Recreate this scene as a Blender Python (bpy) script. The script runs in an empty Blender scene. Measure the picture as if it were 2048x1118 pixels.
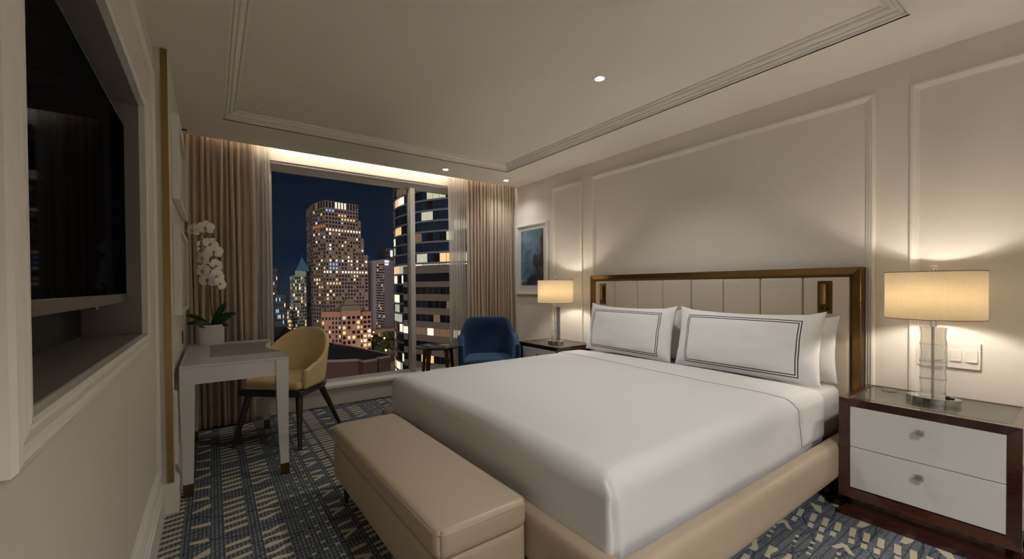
import bpy, bmesh, math, random
from mathutils import Vector, Matrix
from mathutils import noise as mnoise
PI = math.pi
scn = bpy.context.scene
COL = scn.collection
random.seed(7)

# ------------------------------------------------------------------ camera
yaw, pitch, roll = 0.6224218, -0.012489288, -0.0068250893
fwd = Vector((math.sin(yaw) * math.cos(pitch), math.cos(yaw) * math.cos(pitch), math.sin(pitch)))
right = Vector((math.cos(yaw), -math.sin(yaw), 0))
up = right.cross(fwd)
r2 = right * math.cos(roll) + up * math.sin(roll)
u2 = -right * math.sin(roll) + up * math.cos(roll)
cam = bpy.data.cameras.new('camera')
camo = bpy.data.objects.new('camera', cam)
COL.objects.link(camo)
M = Matrix((r2, u2, -fwd)).transposed().to_4x4()
M.translation = Vector((0, 0, 1.19))
camo.matrix_world = M
cam.sensor_width = 36
cam.lens = 836.365 / 2048 * 36
cam.shift_y = (582.264 - 559) / 2048
cam.clip_start = 0.02
cam.clip_end = 2000
scn.camera = camo

# ------------------------------------------------------------------ world, exposure
scn.view_settings.view_transform = 'Standard'
scn.view_settings.look = 'None'
scn.view_settings.gamma = 1
scn.view_settings.use_curve_mapping = False
scn.view_settings.exposure = 1.65
scn.cycles.use_denoising = True
scn.cycles.max_bounces = 10
scn.cycles.diffuse_bounces = 6
scn.cycles.glossy_bounces = 5
scn.cycles.transmission_bounces = 8
scn.cycles.transparent_max_bounces = 12
scn.cycles.sample_clamp_indirect = 4
scn.cycles.caustics_refractive = False
scn.cycles.caustics_reflective = False
world = bpy.data.worlds.new('night_sky')
scn.world = world
world.use_nodes = True
wn = world.node_tree
wn.nodes.clear()
wo = wn.nodes.new('ShaderNodeOutputWorld'); bg = wn.nodes.new('ShaderNodeBackground')
wt = wn.nodes.new('ShaderNodeTexCoord'); ws = wn.nodes.new('ShaderNodeSeparateXYZ'); wr = wn.nodes.new('ShaderNodeValToRGB')
wn.links.new(wt.outputs['Generated'], ws.inputs[0]); wn.links.new(ws.outputs[2], wr.inputs[0])
wr.color_ramp.elements[0].position = 0.0; wr.color_ramp.elements[0].color = (0.0016, 0.0042, 0.0090, 1)
wr.color_ramp.elements[1].position = 0.35; wr.color_ramp.elements[1].color = (0.0009, 0.0017, 0.0036, 1)
wn.links.new(wr.outputs[0], bg.inputs[0]); wn.links.new(bg.outputs[0], wo.inputs[0])
bg.inputs[1].default_value = 1.0


def add_light(name, kind, loc, energy, color=(1, .8, .6), rot=(0, 0, 0), size=.1, size_y=None, spot=1.2, blend=.6):
    l = bpy.data.lights.new(name, kind)
    l.energy = energy; l.color = color
    if kind == 'AREA':
        l.size = size
        if size_y: l.shape = 'RECTANGLE'; l.size_y = size_y
    elif kind == 'SUN': l.angle = size
    else: l.shadow_soft_size = size
    if kind == 'SPOT': l.spot_size = spot; l.spot_blend = blend
    o = bpy.data.objects.new(name, l); o.location = loc; o.rotation_euler = rot
    COL.objects.link(o)
    return o


# night glow of the city on the facades outside (travels away from the hotel)
def aim(v):
    return Vector(v).to_track_quat('-Z', 'Y').to_euler()
add_light('city_glow', 'SUN', (0, 60, 60), 0.62, (1, .85, .75), aim((0.45, 1, -0.25)), .3)


# ------------------------------------------------------------------ helpers
def tag(o, label=None, cat=None, group=None, kind=None):
    if label: o['label'] = label
    if cat: o['category'] = cat
    if group: o['group'] = group
    if kind: o['kind'] = kind
    return o


def thing(name, label, cat, loc=(0, 0, 0), rz=0, group=None):
    o = bpy.data.objects.new(name, None)
    o.empty_display_size = .1
    o.location = loc; o.rotation_euler = (0, 0, rz)
    COL.objects.link(o)
    return tag(o, label, cat, group)


def obj(name, bm, m, parent=None, smooth=False, bevel=0, seg=2, kind=None, subsurf=0, autosmooth=None):
    me = bpy.data.meshes.new(name)
    bmesh.ops.recalc_face_normals(bm, faces=bm.faces[:])
    bm.to_mesh(me); bm.free()
    o = bpy.data.objects.new(name, me)
    COL.objects.link(o)
    for mm in (m if isinstance(m, (list, tuple)) else [m]):
        me.materials.append(mm)
    if parent: o.parent = parent
    if kind: o['kind'] = kind
    if bevel:
        b = o.modifiers.new('b', 'BEVEL'); b.width = bevel; b.segments = seg; b.limit_method = 'ANGLE'; b.angle_limit = .6
        b.harden_normals = False
    if subsurf:
        s = o.modifiers.new('s', 'SUBSURF'); s.levels = subsurf; s.render_levels = subsurf
    if smooth or bevel:
        me.polygons.foreach_set('use_smooth', [True] * len(me.polygons))
        if not subsurf and not smooth:
            me.set_sharp_from_angle(angle=.7)
        elif autosmooth:
            me.set_sharp_from_angle(angle=autosmooth)
    return o


def new(): return bmesh.new()


def box(bm, x0, x1, y0, y1, z0, z1, mi=0):
    vs = [bm.verts.new((x, y, z)) for z in (z0, z1) for y in (y0, y1) for x in (x0, x1)]
    for f in ((0, 2, 3, 1), (4, 5, 7, 6), (0, 1, 5, 4), (2, 6, 7, 3), (0, 4, 6, 2), (1, 3, 7, 5)):
        bm.faces.new([vs[i] for i in f]).material_index = mi
    return vs


def bx(*a):
    bm = new(); box(bm, *a); return bm


def prism(bm, pts, z0, z1):
    a = [bm.verts.new((x, y, z0)) for x, y in pts]; b = [bm.verts.new((x, y, z1)) for x, y in pts]
    bm.faces.new(a[::-1]); bm.faces.new(b)
    n = len(pts)
    for i in range(n):
        bm.faces.new((a[i], a[(i + 1) % n], b[(i + 1) % n], b[i]))


def loft(bm, rings, close=True, cap=True):
    R = [[bm.verts.new(p) for p in r] for r in rings]
    n = len(R[0])
    for a, b in zip(R, R[1:]):
        for i in range(n if close else n - 1):
            j = (i + 1) % n
            bm.faces.new((a[i], a[j], b[j], b[i]))
    if cap and close:
        bm.faces.new(R[0][::-1]); bm.faces.new(R[-1])
    return R


def circ(r, z, n=32, cx=0, cy=0, rx=None):
    return [(cx + (rx or r) * math.cos(2 * PI * i / n), cy + r * math.sin(2 * PI * i / n), z) for i in range(n)]


def lathe(bm, prof, n=32, cx=0, cy=0, cap=True):
    loft(bm, [circ(r, z, n, cx, cy) for r, z in prof], cap=cap)


def tube(bm, pts, rad, n=8, cap=True):
    pts = [Vector(p) for p in pts]
    rings = []
    up0 = None
    for i, p in enumerate(pts):
        d = (pts[min(i + 1, len(pts) - 1)] - pts[max(i - 1, 0)]).normalized()
        if up0 is None:
            up0 = d.cross(Vector((0, 0, 1)))
            if up0.length < .1: up0 = d.cross(Vector((1, 0, 0)))
        a = (up0 - d * up0.dot(d)).normalized(); up0 = a
        b = d.cross(a)
        r = rad[i] if isinstance(rad, (list, tuple)) else rad
        rings.append([p + (a * math.cos(2 * PI * k / n) + b * math.sin(2 * PI * k / n)) * r for k in range(n)])
    loft(bm, rings, cap=cap)


def taper_box(bm, c0, s0, c1, s1):
    """square post from centre c0 (half sizes s0) to c1 (s1)"""
    q = ((-1, -1), (1, -1), (1, 1), (-1, 1))
    loft(bm, [[(c[0] + a * s[0], c[1] + b * s[1], c[2]) for a, b in q] for c, s in ((c0, s0), (c1, s1))])


def rbox(bm, x0, x1, y0, y1, z0, z1, r, nx=24, ny=24, nz=8, f=None):
    """rounded box from a subdivided cube, f displaces the points"""
    key = {}
    def P(x, y, z):
        k = (round(x, 5), round(y, 5), round(z, 5))
        if k in key: return key[k]
        rr = r if not callable(r) else r(x, y, z)
        c = Vector((min(max(x, x0 + rr), x1 - rr), min(max(y, y0 + rr), y1 - rr), min(max(z, z0 + rr), z1 - rr)))
        d = Vector((x, y, z)) - c
        p = c + d.normalized() * rr if d.length > 1e-9 else Vector((x, y, z))
        if d.length > 1e-9:
            # keep extent to the surface: scale
            m = max(abs(d.x), abs(d.y), abs(d.z))
            p = c + d.normalized() * min(rr, rr) * (1 if m > 1e-9 else 0)
        if f: p = f(p)
        v = bm.verts.new(p); key[k] = v; return v
    def lin(a, b, n):
        # cluster near ends
        return [a + (b - a) * (.5 - .5 * math.cos(PI * i / n)) if n > 6 else a + (b - a) * i / n for i in range(n + 1)]
    X, Y, Z = lin(x0, x1, nx), lin(y0, y1, ny), lin(z0, z1, nz)
    def face(*p):
        vs = [P(*q) for q in p]
        if len(set(vs)) == 4:
            try: bm.faces.new(vs)
            except ValueError: pass
    for i in range(nx):
        for j in range(ny):
            for z in (z0, z1): face((X[i], Y[j], z), (X[i + 1], Y[j], z), (X[i + 1], Y[j + 1], z), (X[i], Y[j + 1], z))
        for k in range(nz):
            for y in (y0, y1): face((X[i], y, Z[k]), (X[i + 1], y, Z[k]), (X[i + 1], y, Z[k + 1]), (X[i], y, Z[k + 1]))
    for j in range(ny):
        for k in range(nz):
            for x in (x0, x1): face((x, Y[j], Z[k]), (x, Y[j + 1], Z[k]), (x, Y[j + 1], Z[k + 1]), (x, Y[j], Z[k + 1]))


def copy_tree(o, parent=None):
    c = o.copy(); COL.objects.link(c)
    if parent: c.parent = parent
    for ch in [x for x in bpy.data.objects if x.parent == o]:
        copy_tree(ch, c)
    return c


def xf(bm, mat4): bmesh.ops.transform(bm, matrix=mat4, verts=bm.verts[:])


# ------------------------------------------------------------------ materials
def s2l(c): return tuple((x / 255 / 12.92) if x / 255 <= .04045 else ((x / 255 + .055) / 1.055) ** 2.4 for x in c)


def mat(name, col, rough=.5, metal=0, spec=.5, var=0.06, scale=8, bump=0, bscale=200, emit=None, estr=1, trans=0, coat=0, sheen=0, srgb=True):
    m = bpy.data.materials.new(name); m.use_nodes = True
    nt = m.node_tree; b = nt.nodes['Principled BSDF']
    c = s2l(col) if srgb else col
    b.inputs['Roughness'].default_value = rough; b.inputs['Metallic'].default_value = metal
    b.inputs['Specular IOR Level'].default_value = spec
    b.inputs['Transmission Weight'].default_value = trans
    b.inputs['Coat Weight'].default_value = coat; b.inputs['Coat Roughness'].default_value = .08
    b.inputs['Sheen Weight'].default_value = sheen
    tc = nt.nodes.new('ShaderNodeTexCoord')
    n = nt.nodes.new('ShaderNodeTexNoise'); n.inputs['Scale'].default_value = scale; n.inputs['Detail'].default_value = 3
    nt.links.new(tc.outputs['Object'], n.inputs['Vector'])
    mx = nt.nodes.new('ShaderNodeMix'); mx.data_type = 'RGBA'
    nt.links.new(n.outputs['Fac'], mx.inputs['Factor'])
    mx.inputs[6].default_value = (*[x * (1 - var) for x in c], 1); mx.inputs[7].default_value = (*[min(1, x * (1 + var)) for x in c], 1)
    nt.links.new(mx.outputs[2], b.inputs['Base Color'])
    if emit:
        b.inputs['Emission Color'].default_value = (*s2l(emit), 1); b.inputs['Emission Strength'].default_value = estr
    if bump:
        n2 = nt.nodes.new('ShaderNodeTexNoise'); n2.inputs['Scale'].default_value = bscale
        nt.links.new(tc.outputs['Object'], n2.inputs['Vector'])
        bp = nt.nodes.new('ShaderNodeBump'); bp.inputs['Strength'].default_value = bump; bp.inputs['Distance'].default_value = .002
        nt.links.new(n2.outputs['Fac'], bp.inputs['Height']); nt.links.new(bp.outputs[0], b.inputs['Normal'])
    return m


class N:
    """tiny algebra on math nodes"""
    nt = None
    def __init__(s, o): s.o = o
    @staticmethod
    def op(kind, *a):
        n = N.nt.nodes.new('ShaderNodeMath'); n.operation = kind
        for i, x in enumerate(a):
            if isinstance(x, N): N.nt.links.new(x.o, n.inputs[i])
            else: n.inputs[i].default_value = x
        return N(n.outputs[0])
    def __add__(s, t): return N.op('ADD', s, t)
    __radd__ = __add__
    def __sub__(s, t): return N.op('SUBTRACT', s, t)
    def __rsub__(s, t): return N.op('SUBTRACT', t, s)
    def __mul__(s, t): return N.op('MULTIPLY', s, t)
    __rmul__ = __mul__
    def __mod__(s, t): return N.op('FLOORED_MODULO', s, t)
    def __gt__(s, t): return N.op('GREATER_THAN', s, t)
    def __lt__(s, t): return N.op('LESS_THAN', s, t)
    def abs(s): return N.op('ABSOLUTE', s)
    def sin(s): return N.op('SINE', s)
    def floor(s): return N.op('FLOOR', s)
    def max(s, t): return N.op('MAXIMUM', s, t)
    def min(s, t): return N.op('MINIMUM', s, t)


def nodes_of(m):
    nt = m.node_tree; N.nt = nt
    tc = nt.nodes.new('ShaderNodeTexCoord')
    return nt, nt.nodes['Principled BSDF'], tc


def noise_n(nt, vec, scale, detail=2):
    n = nt.nodes.new('ShaderNodeTexNoise'); n.inputs['Scale'].default_value = scale; n.inputs['Detail'].default_value = detail
    nt.links.new(vec, n.inputs['Vector']); return N(n.outputs['Fac'])


def mixc(nt, fac, a, b):
    mx = nt.nodes.new('ShaderNodeMix'); mx.data_type = 'RGBA'
    if isinstance(fac, N): nt.links.new(fac.o, mx.inputs['Factor'])
    else: mx.inputs['Factor'].default_value = fac
    for i, c in ((6, a), (7, b)):
        if isinstance(c, tuple): mx.inputs[i].default_value = (*c, 1)
        else: nt.links.new(c, mx.inputs[i])
    return mx.outputs[2]


def carpet_material():
    m = bpy.data.materials.new('carpet'); m.use_nodes = True
    nt, b, tc = nodes_of(m)
    sep = nt.nodes.new('ShaderNodeSeparateXYZ'); nt.links.new(tc.outputs['Object'], sep.inputs[0])
    X, Y = N(sep.outputs[0]), N(sep.outputs[1])
    v = tc.outputs['Object']
    jag = (noise_n(nt, v, 160, 1) - .5) * .006
    x = X + jag; y = Y + jag
    PX, PY = .885, .485
    xs = (x - .0) % PX
    def rng(a, lo, hi): return (a > lo) * (a < hi)
    yl = y - (xs * .18)                    # bars lean a little
    yp = (yl + .02) % PY
    # ladder A
    bars = rng(yp, .045, .45) * ((yp - .045) % .0675 < .027)
    A = rng(xs, .035, .132) * bars
    # ladder B, wavy rungs
    wav = ((xs - .18) * 52).sin() * .010 * ((yp * 37).sin())
    ypb = yp + wav
    Bm = rng(xs, .182, .285) * rng(ypb, .045, .45) * ((ypb - .045) % .0675 < .026)
    # dots
    yd = (yp * 1.0) % .162; xd = (xs - .335) % .052
    D = rng(xs, .335, .475) * rng(xd, .010, .030) * (rng(yd, .03, .048).max(rng(yd, .095, .110) * rng(xs, .36, .47)))
    # chevrons
    yc = yp % .2425
    C1 = rng(xs, .495, .565) * ((yc - .06 - (xs - .495).abs() * .55).abs() < .0125)
    C2 = rng(xs, .495, .565) * ((yc - .125 + (xs - .495) * .5).abs() < .0125)
    C3 = rng(xs, .495, .565) * ((yc - .185).abs() < .0125)
    # short ladder and wide ladder
    ys = (yp + .04) % .1617
    S = rng(xs, .592, .640) * rng(ys, .01, .145) * ((ys - .01) % .046 < .022)
    W = rng(xs, .662, .752) * rng(ys, .0, .15) * (ys % .052 < .024)
    # fish
    xf_ = xs - .785
    yf = (yp % .162) - .06
    F = rng(xs, .785, .865) * ((yf + xf_ * .45 * ((yp * 19.4).sin())).abs() < (.010 + xf_ * .24).min(.030)) * ((xf_ * 30 + yp * 5).sin() > -.75)
    mask = A.max(Bm).max(D).max(C1).max(C2).max(C3).max(S).max(W).max(F)
    # rib dashes: short vertical strokes with a dark grid
    rib = ((X % .0165) < .0095) * ((Y % .030) < .024)
    n1 = noise_n(nt, v, 3.2, 2); n2 = noise_n(nt, v, 55, 2)
    # dark vines
    w1 = ((y - .035 * (x * 9 + 1).sin() - .06 * (x * 3.1).sin()) % .165 - .08).abs() < .005
    w2 = ((y + .05 * (x * 6.3 + .8).sin() + .03 * (x * 12).sin()) % .235 - .11).abs() < .005
    w3 = (((x + .03 * (y * 14).sin()) % .235) - .16).abs() < .012
    vine = w1.max(w2).max(w3 * .3)
    base = mixc(nt, (n1 - .35) * 2.2, s2l((128, 138, 150)), s2l((140, 143, 146)))
    dark = mixc(nt, n2, s2l((76, 80, 87)), s2l((92, 92, 93)))
    c = mixc(nt, rib, dark, base)
    c = mixc(nt, ((n2 > .53) * .35) + (vine * .75), c, s2l((64, 67, 74)))
    c = mixc(nt, mask, c, s2l((206, 196, 170)))
    n3 = noise_n(nt, v, 420, 2)
    c = mixc(nt, n3 * .25, c, s2l((50, 52, 58)))
    nt.links.new(c, b.inputs['Base Color'])
    b.inputs['Roughness'].default_value = .95; b.inputs['Specular IOR Level'].default_value = .1
    bp = nt.nodes.new('ShaderNodeBump'); bp.inputs['Strength'].default_value = .6; bp.inputs['Distance'].default_value = .004
    h = (rib * .6) + (mask * .6) + n3
    nt.links.new(h.o, bp.inputs['Height']); nt.links.new(bp.outputs[0], b.inputs['Normal'])
    return m


def wood_material(name, c1, c2, rough=.18, axis='Y', scale=14):
    m = bpy.data.materials.new(name); m.use_nodes = True
    nt, b, tc = nodes_of(m)
    mp = nt.nodes.new('ShaderNodeMapping'); nt.links.new(tc.outputs['Object'], mp.inputs[0])
    sc = {'X': (.12, 1, 1), 'Y': (1, .12, 1), 'Z': (1, 1, .1)}[axis]
    mp.inputs['Scale'].default_value = tuple(s * scale for s in sc)
    n = nt.nodes.new('ShaderNodeTexNoise'); n.inputs['Scale'].default_value = 3; n.inputs['Detail'].default_value = 6; n.inputs['Distortion'].default_value = .8
    nt.links.new(mp.outputs[0], n.inputs['Vector'])
    c = mixc(nt, N(n.outputs['Fac']), s2l(c1), s2l(c2))
    nt.links.new(c, b.inputs['Base Color'])
    b.inputs['Roughness'].default_value = rough; b.inputs['Coat Weight'].default_value = .5; b.inputs['Coat Roughness'].default_value = .1
    return m


def brushed(name, col, rough=.32):
    m = mat(name, col, rough, 1, var=.0)
    nt, b, tc = nodes_of(m)
    mp = nt.nodes.new('ShaderNodeMapping'); nt.links.new(tc.outputs['Object'], mp.inputs[0]); mp.inputs['Scale'].default_value = (400, 400, 6)
    n = noise_n(nt, mp.outputs[0], 1, 2)
    r = n * .22 + (rough - .1)
    nt.links.new(r.o, b.inputs['Roughness'])
    return m


def cloth_sheer():
    m = bpy.data.materials.new('sheer_voile'); m.use_nodes = True
    nt = m.node_tree; nt.nodes.clear(); N.nt = nt
    o = nt.nodes.new('ShaderNodeOutputMaterial'); tc = nt.nodes.new('ShaderNodeTexCoord')
    d = nt.nodes.new('ShaderNodeBsdfDiffuse'); d.inputs[0].default_value = (*s2l((226, 220, 208)), 1)
    t = nt.nodes.new('ShaderNodeBsdfTranslucent'); t.inputs[0].default_value = (*s2l((226, 220, 208)), 1)
    tr = nt.nodes.new('ShaderNodeBsdfTransparent')
    a = nt.nodes.new('ShaderNodeMixShader'); a.inputs[0].default_value = .35
    nt.links.new(d.outputs[0], a.inputs[1]); nt.links.new(t.outputs[0], a.inputs[2])
    lw = nt.nodes.new('ShaderNodeLayerWeight'); lw.inputs[0].default_value = .35
    n = noise_n(nt, tc.outputs['Object'], 90, 1)
    fac = (N(lw.outputs['Facing']) * .5) + .66 + (n * .08)
    b = nt.nodes.new('ShaderNodeMixShader')
    nt.links.new(fac.min(.97).o, b.inputs[0]); nt.links.new(tr.outputs[0], b.inputs[1]); nt.links.new(a.outputs[0], b.inputs[2])
    nt.links.new(b.outputs[0], o.inputs[0])
    return m


def shade_material():
    m = bpy.data.materials.new('lamp_linen'); m.use_nodes = True
    nt = m.node_tree; nt.nodes.clear(); N.nt = nt
    o = nt.nodes.new('ShaderNodeOutputMaterial'); tc = nt.nodes.new('ShaderNodeTexCoord')
    mp = nt.nodes.new('ShaderNodeMapping'); mp.inputs['Scale'].default_value = (160, 160, 12); nt.links.new(tc.outputs['Object'], mp.inputs[0])
    n1 = noise_n(nt, mp.outputs[0], 1.5, 2)
    c = mixc(nt, n1, s2l((240, 228, 204)), s2l((253, 245, 226)))
    d = nt.nodes.new('ShaderNodeBsdfDiffuse'); t = nt.nodes.new('ShaderNodeBsdfTranslucent')
    nt.links.new(c, d.inputs[0]); nt.links.new(c, t.inputs[0])
    a = nt.nodes.new('ShaderNodeMixShader'); a.inputs[0].default_value = .62
    nt.links.new(d.outputs[0], a.inputs[1]); nt.links.new(t.outputs[0], a.inputs[2]); nt.links.new(a.outputs[0], o.inputs[0])
    return m


def pane_material(name, tint=(1, 1, 1), ior=1.45, refl=1.0):
    m = bpy.data.materials.new(name); m.use_nodes = True
    nt = m.node_tree; nt.nodes.clear(); N.nt = nt
    o = nt.nodes.new('ShaderNodeOutputMaterial')
    tr = nt.nodes.new('ShaderNodeBsdfTransparent'); tr.inputs[0].default_value = (*tint, 1)
    g = nt.nodes.new('ShaderNodeBsdfGlossy'); g.inputs['Roughness'].default_value = .0
    fr = nt.nodes.new('ShaderNodeFresnel'); fr.inputs[0].default_value = ior
    mx = nt.nodes.new('ShaderNodeMixShader')
    f = N(fr.outputs[0]) * refl
    nt.links.new(f.o, mx.inputs[0]); nt.links.new(tr.outputs[0], mx.inputs[1]); nt.links.new(g.outputs[0], mx.inputs[2]); nt.links.new(mx.outputs[0], o.inputs[0])
    return m


def crystal_material(name='crystal'):
    m = bpy.data.materials.new(name); m.use_nodes = True
    nt = m.node_tree; nt.nodes.clear(); N.nt = nt
    o = nt.nodes.new('ShaderNodeOutputMaterial')
    g = nt.nodes.new('ShaderNodeBsdfGlass'); g.inputs['IOR'].default_value = 1.45; g.inputs['Color'].default_value = (.97, .98, .97, 1)
    tr = nt.nodes.new('ShaderNodeBsdfTransparent'); tr.inputs[0].default_value = (.93, .94, .92, 1)
    mx = nt.nodes.new('ShaderNodeMixShader'); mx.inputs[0].default_value = .75
    nt.links.new(tr.outputs[0], mx.inputs[1]); nt.links.new(g.outputs[0], mx.inputs[2]); nt.links.new(mx.outputs[0], o.inputs[0])
    return m


WALL = mat('wall_paint', (222, 215, 204), .5, var=.015, scale=1.5, spec=.3)
CEIL = mat('ceiling_paint', (230, 224, 213), .7, var=.01, scale=1.2, spec=.25)
TRIM = mat('trim_paint', (230, 225, 214), .4, var=.015, spec=.4)
GOLD = brushed('brass_brushed', (160, 136, 84))
BRONZE = brushed('bronze_brushed', (122, 97, 56))
CARPET = carpet_material()
LEATHER = mat('taupe_leather', (176, 160, 138), .42, var=.03, scale=30, bump=.12, bscale=600, spec=.4)
LEATHER_H = mat('headboard_leather', (194, 183, 166), .45, var=.02, scale=10, bump=.08, bscale=500, spec=.35)
SHEET = mat('white_cotton', (213, 213, 213), .8, var=.012, scale=5, bump=.05, bscale=900, spec=.2, sheen=.15)
SATIN = mat('satin_sheet', (206, 205, 206), .45, var=.02, scale=6, spec=.5)
DRAPE = mat('drape_fabric', (186, 169, 150), .85, var=.05, scale=25, bump=.2, bscale=500, spec=.15, sheen=.2)
SHEER = cloth_sheer()
WHITELAC = mat('white_lacquer', (208, 207, 203), .22, var=.008, coat=.5)
WHITELAC2 = mat('white_desk_lacquer', (214, 213, 210), .3, var=.008, coat=.4)
MAHOG = wood_material('mahogany', (42, 20, 14), (74, 36, 24))
WENGE = wood_material('wenge', (30, 22, 18), (44, 33, 27), .35, 'Z')
MUSTARD = mat('mustard_leather', (214, 190, 140), .45, var=.03, scale=20, bump=.1, bscale=500, spec=.4)
CHROME = mat('chrome', (215, 215, 215), .08, 1, var=0)
STEEL = mat('steel_satin', (120, 118, 114), .3, 1, var=.02)
BLACKGL = mat('black_glass', (3, 3, 4), .05, 0, spec=.08, var=0)
def screen_material():
    m = bpy.data.materials.new('dark_screen'); m.use_nodes = True
    nt = m.node_tree; nt.nodes.clear()
    o = nt.nodes.new('ShaderNodeOutputMaterial'); d = nt.nodes.new('ShaderNodeBsdfDiffuse'); d.inputs[0].default_value = (.0012, .0012, .0013, 1)
    g = nt.nodes.new('ShaderNodeBsdfGlossy'); g.inputs['Roughness'].default_value = .04; g.inputs[0].default_value = (.8, .85, 1, 1)
    mx = nt.nodes.new('ShaderNodeMixShader'); mx.inputs[0].default_value = .035
    nt.links.new(d.outputs[0], mx.inputs[1]); nt.links.new(g.outputs[0], mx.inputs[2]); nt.links.new(mx.outputs[0], o.inputs[0])
    return m


BLACKGL = screen_material()
BLACKPL = mat('black_plastic', (14, 14, 15), .4, var=.02)
DARKPANEL = mat('dark_backing', (24, 22, 21), .6, var=.03)
RECESS = mat('recess_paint', (128, 120, 115), .5, var=.02)
CRYSTAL = crystal_material()
SHADE = shade_material()
VELVET = mat('blue_velvet', (26, 46, 74), .85, var=.3, scale=7, spec=.08, sheen=.45, bump=.15, bscale=300)
VELVET.node_tree.nodes['Principled BSDF'].inputs['Sheen Tint'].default_value = (.35, .5, .8, 1)
PIPING = mat('dark_piping', (22, 34, 56), .6, var=.05)
POT = mat('white_pot', (222, 220, 216), .45, var=.01)
LEAF = mat('leaf_green', (34, 74, 34), .35, var=.25, scale=12, coat=.3)
PETAL = mat('petal_white', (250, 249, 247), .6, var=.02, scale=20)
PETALY = mat('petal_centre', (196, 170, 60), .6, var=.2, scale=60)
STEM = mat('stem_brown', (56, 48, 32), .6, var=.2, scale=40)
GREY = mat('grey_leather', (138, 136, 132), .4, var=.02, bump=.05)
DARKTOP = mat('dark_table_top', (26, 26, 27), .18, var=.05, coat=.4)
FRAMEW = mat('white_frame', (226, 224, 220), .4, var=.01)
MATB = mat('mount_board', (218, 216, 210), .8, var=.01)
WINFR = mat('window_frame', (190, 188, 182), .45, var=.02)
PLATE = mat('switch_plate', (226, 222, 212), .3, var=.01)
WINGLASS = pane_material('window_glass', (.96, .98, 1), 1.42, .35)
TOPGLASS = pane_material('table_glass', (.965, .985, .97), 1.5, .9)
ARTGLASS = pane_material('picture_glass', (1, 1, 1), 1.45, .12)

SHADE_EDGE = mat('shade_edge', (120, 104, 84), .7)
BUD = mat('bud_green', (150, 156, 96), .5, var=.1)

# ------------------------------------------------------------------ the room shell
XL, XLF, XR, XR2 = -.235, -.178, 3.160, 3.175
YC, YW, YB = 4.30, 4.47, -2.3
ZC = 2.44


def struct(name, bm, m, **k):
    return obj(name, bm, m, kind='structure', **k)


struct('floor', bx(-1.2, 3.6, YB - .2, 4.75, -.12, 0), CARPET)
# ceiling: border with tray
bm = new()
TX0, TX1, TY0, TY1 = .082, 2.66, .51, 3.78
box(bm, -1.2, TX0, YB - .2, YC, ZC, ZC + .3)
box(bm, TX1, 3.6, YB - .2, YC, ZC, ZC + .3)
box(bm, TX0, TX1, YB - .2, TY0, ZC, ZC + .3)
box(bm, TX0, TX1, TY1, YC, ZC, ZC + .3)
box(bm, TX0, TX1, TY0, TY1, 2.5, ZC + .3)
box(bm, -1.2, 3.6, YC, 4.75, 2.62, ZC + .3)
struct('ceiling', bm, CEIL)
prof = [(0, 2.4405), (0, 2.446), (.006, 2.4475), (.010, 2.455), (.010, 2.462), (.015, 2.463), (.017, 2.457), (.024, 2.458), (.030, 2.464), (.031, 2.472), (.037, 2.474), (.040, 2.468), (.048, 2.470), (.058, 2.480), (.062, 2.492), (.068, 2.494), (.071, 2.487), (.082, 2.489), (.085, 2.5005)]
bm = new()
rings = []
for i, z in prof:
    rings.append([(TX0 + i, TY0 + i, z), (TX1 - i, TY0 + i, z), (TX1 - i, TY1 - i, z), (TX0 + i, TY1 - i, z)])
rings = [[p for p in r] for r in rings] + [[(TX0 - .0, TY0 - .0, 2.5005), (TX1, TY0, 2.5005), (TX1, TY1, 2.5005), (TX0, TY1, 2.5005)]]
loft(bm, rings, cap=False)
struct('trim_1', bm, TRIM)

# walls
struct('wall_back', bx(-1.2, 3.6, YB - .2, YB, 0, 2.8), WALL)
bm = new(); box(bm, XR, 3.6, YB, 3.66, 0, ZC + .02); box(bm, XR2, 3.6, 3.66, 4.75, 0, 2.7)
struct('wall_right', bm, WALL)
# left wall with the television recess
RY0, RY1, RZ0, RZ1, RX = .915, 2.30, 1.000, 1.945, -.415
bm = new()
box(bm, -1.2, XL, YB, RY0, 0, ZC + .02)
box(bm, -1.2, XL, RY1, 2.85, 0, ZC + .02)
box(bm, -1.2, XL, RY0, RY1, 0, RZ0)
box(bm, -1.2, XL, RY0, RY1, RZ1, ZC + .02)
box(bm, -1.2, XLF, 2.85, 4.75, 0, 2.7)
struct('wall_left', bm, WALL)
# recess lining
bm = new()
t = .004
box(bm, RX, XL - .002, RY0, RY0 + t, RZ0, RZ1); box(bm, RX, XL - .002, RY1 - t, RY1, RZ0, RZ1)
box(bm, RX, XL - .002, RY0, RY1, RZ0, RZ0 + t); box(bm, RX, XL - .002, RY0, RY1, RZ1 - t, RZ1)
struct('trim_2', bm, RECESS)
bm = new(); box(bm, -.5, RX, RY0, RY1, RZ0, RZ1)
struct('trim_3', bm, DARKPANEL)
# window wall
bm = new()
box(bm, -1.2, 3.6, YW, 4.75, -.05, .185)             # below the sill
box(bm, -1.2, 3.6, YW, 4.75, 2.375, 2.8)           # head above the window
box(bm, -1.2, -.10, YW, 4.75, .185, 2.375)
box(bm, 3.10, 3.6, YW, 4.75, .185, 2.375)
struct('wall_window', bm, WALL)
struct('trim_4', bx(-.10, 3.10, 4.385, 4.60, .186, .218), TRIM, bevel=.004)      # window sill


def molding_strip(bm, p0, p1, inward, normal, prof, miter0=0, miter1=0):
    """prof: (across, out) ; across measured along inward from the outer edge"""
    p0, p1, inward, normal = map(Vector, (p0, p1, inward, normal))
    d = (p1 - p0).normalized()
    rings = []
    for p, s, mt in ((p0, 1, miter0), (p1, -1, miter1)):
        rings.append([p + d * s * a * mt + inward * a + normal * o for a, o in prof])
    loft(bm, rings)


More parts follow.
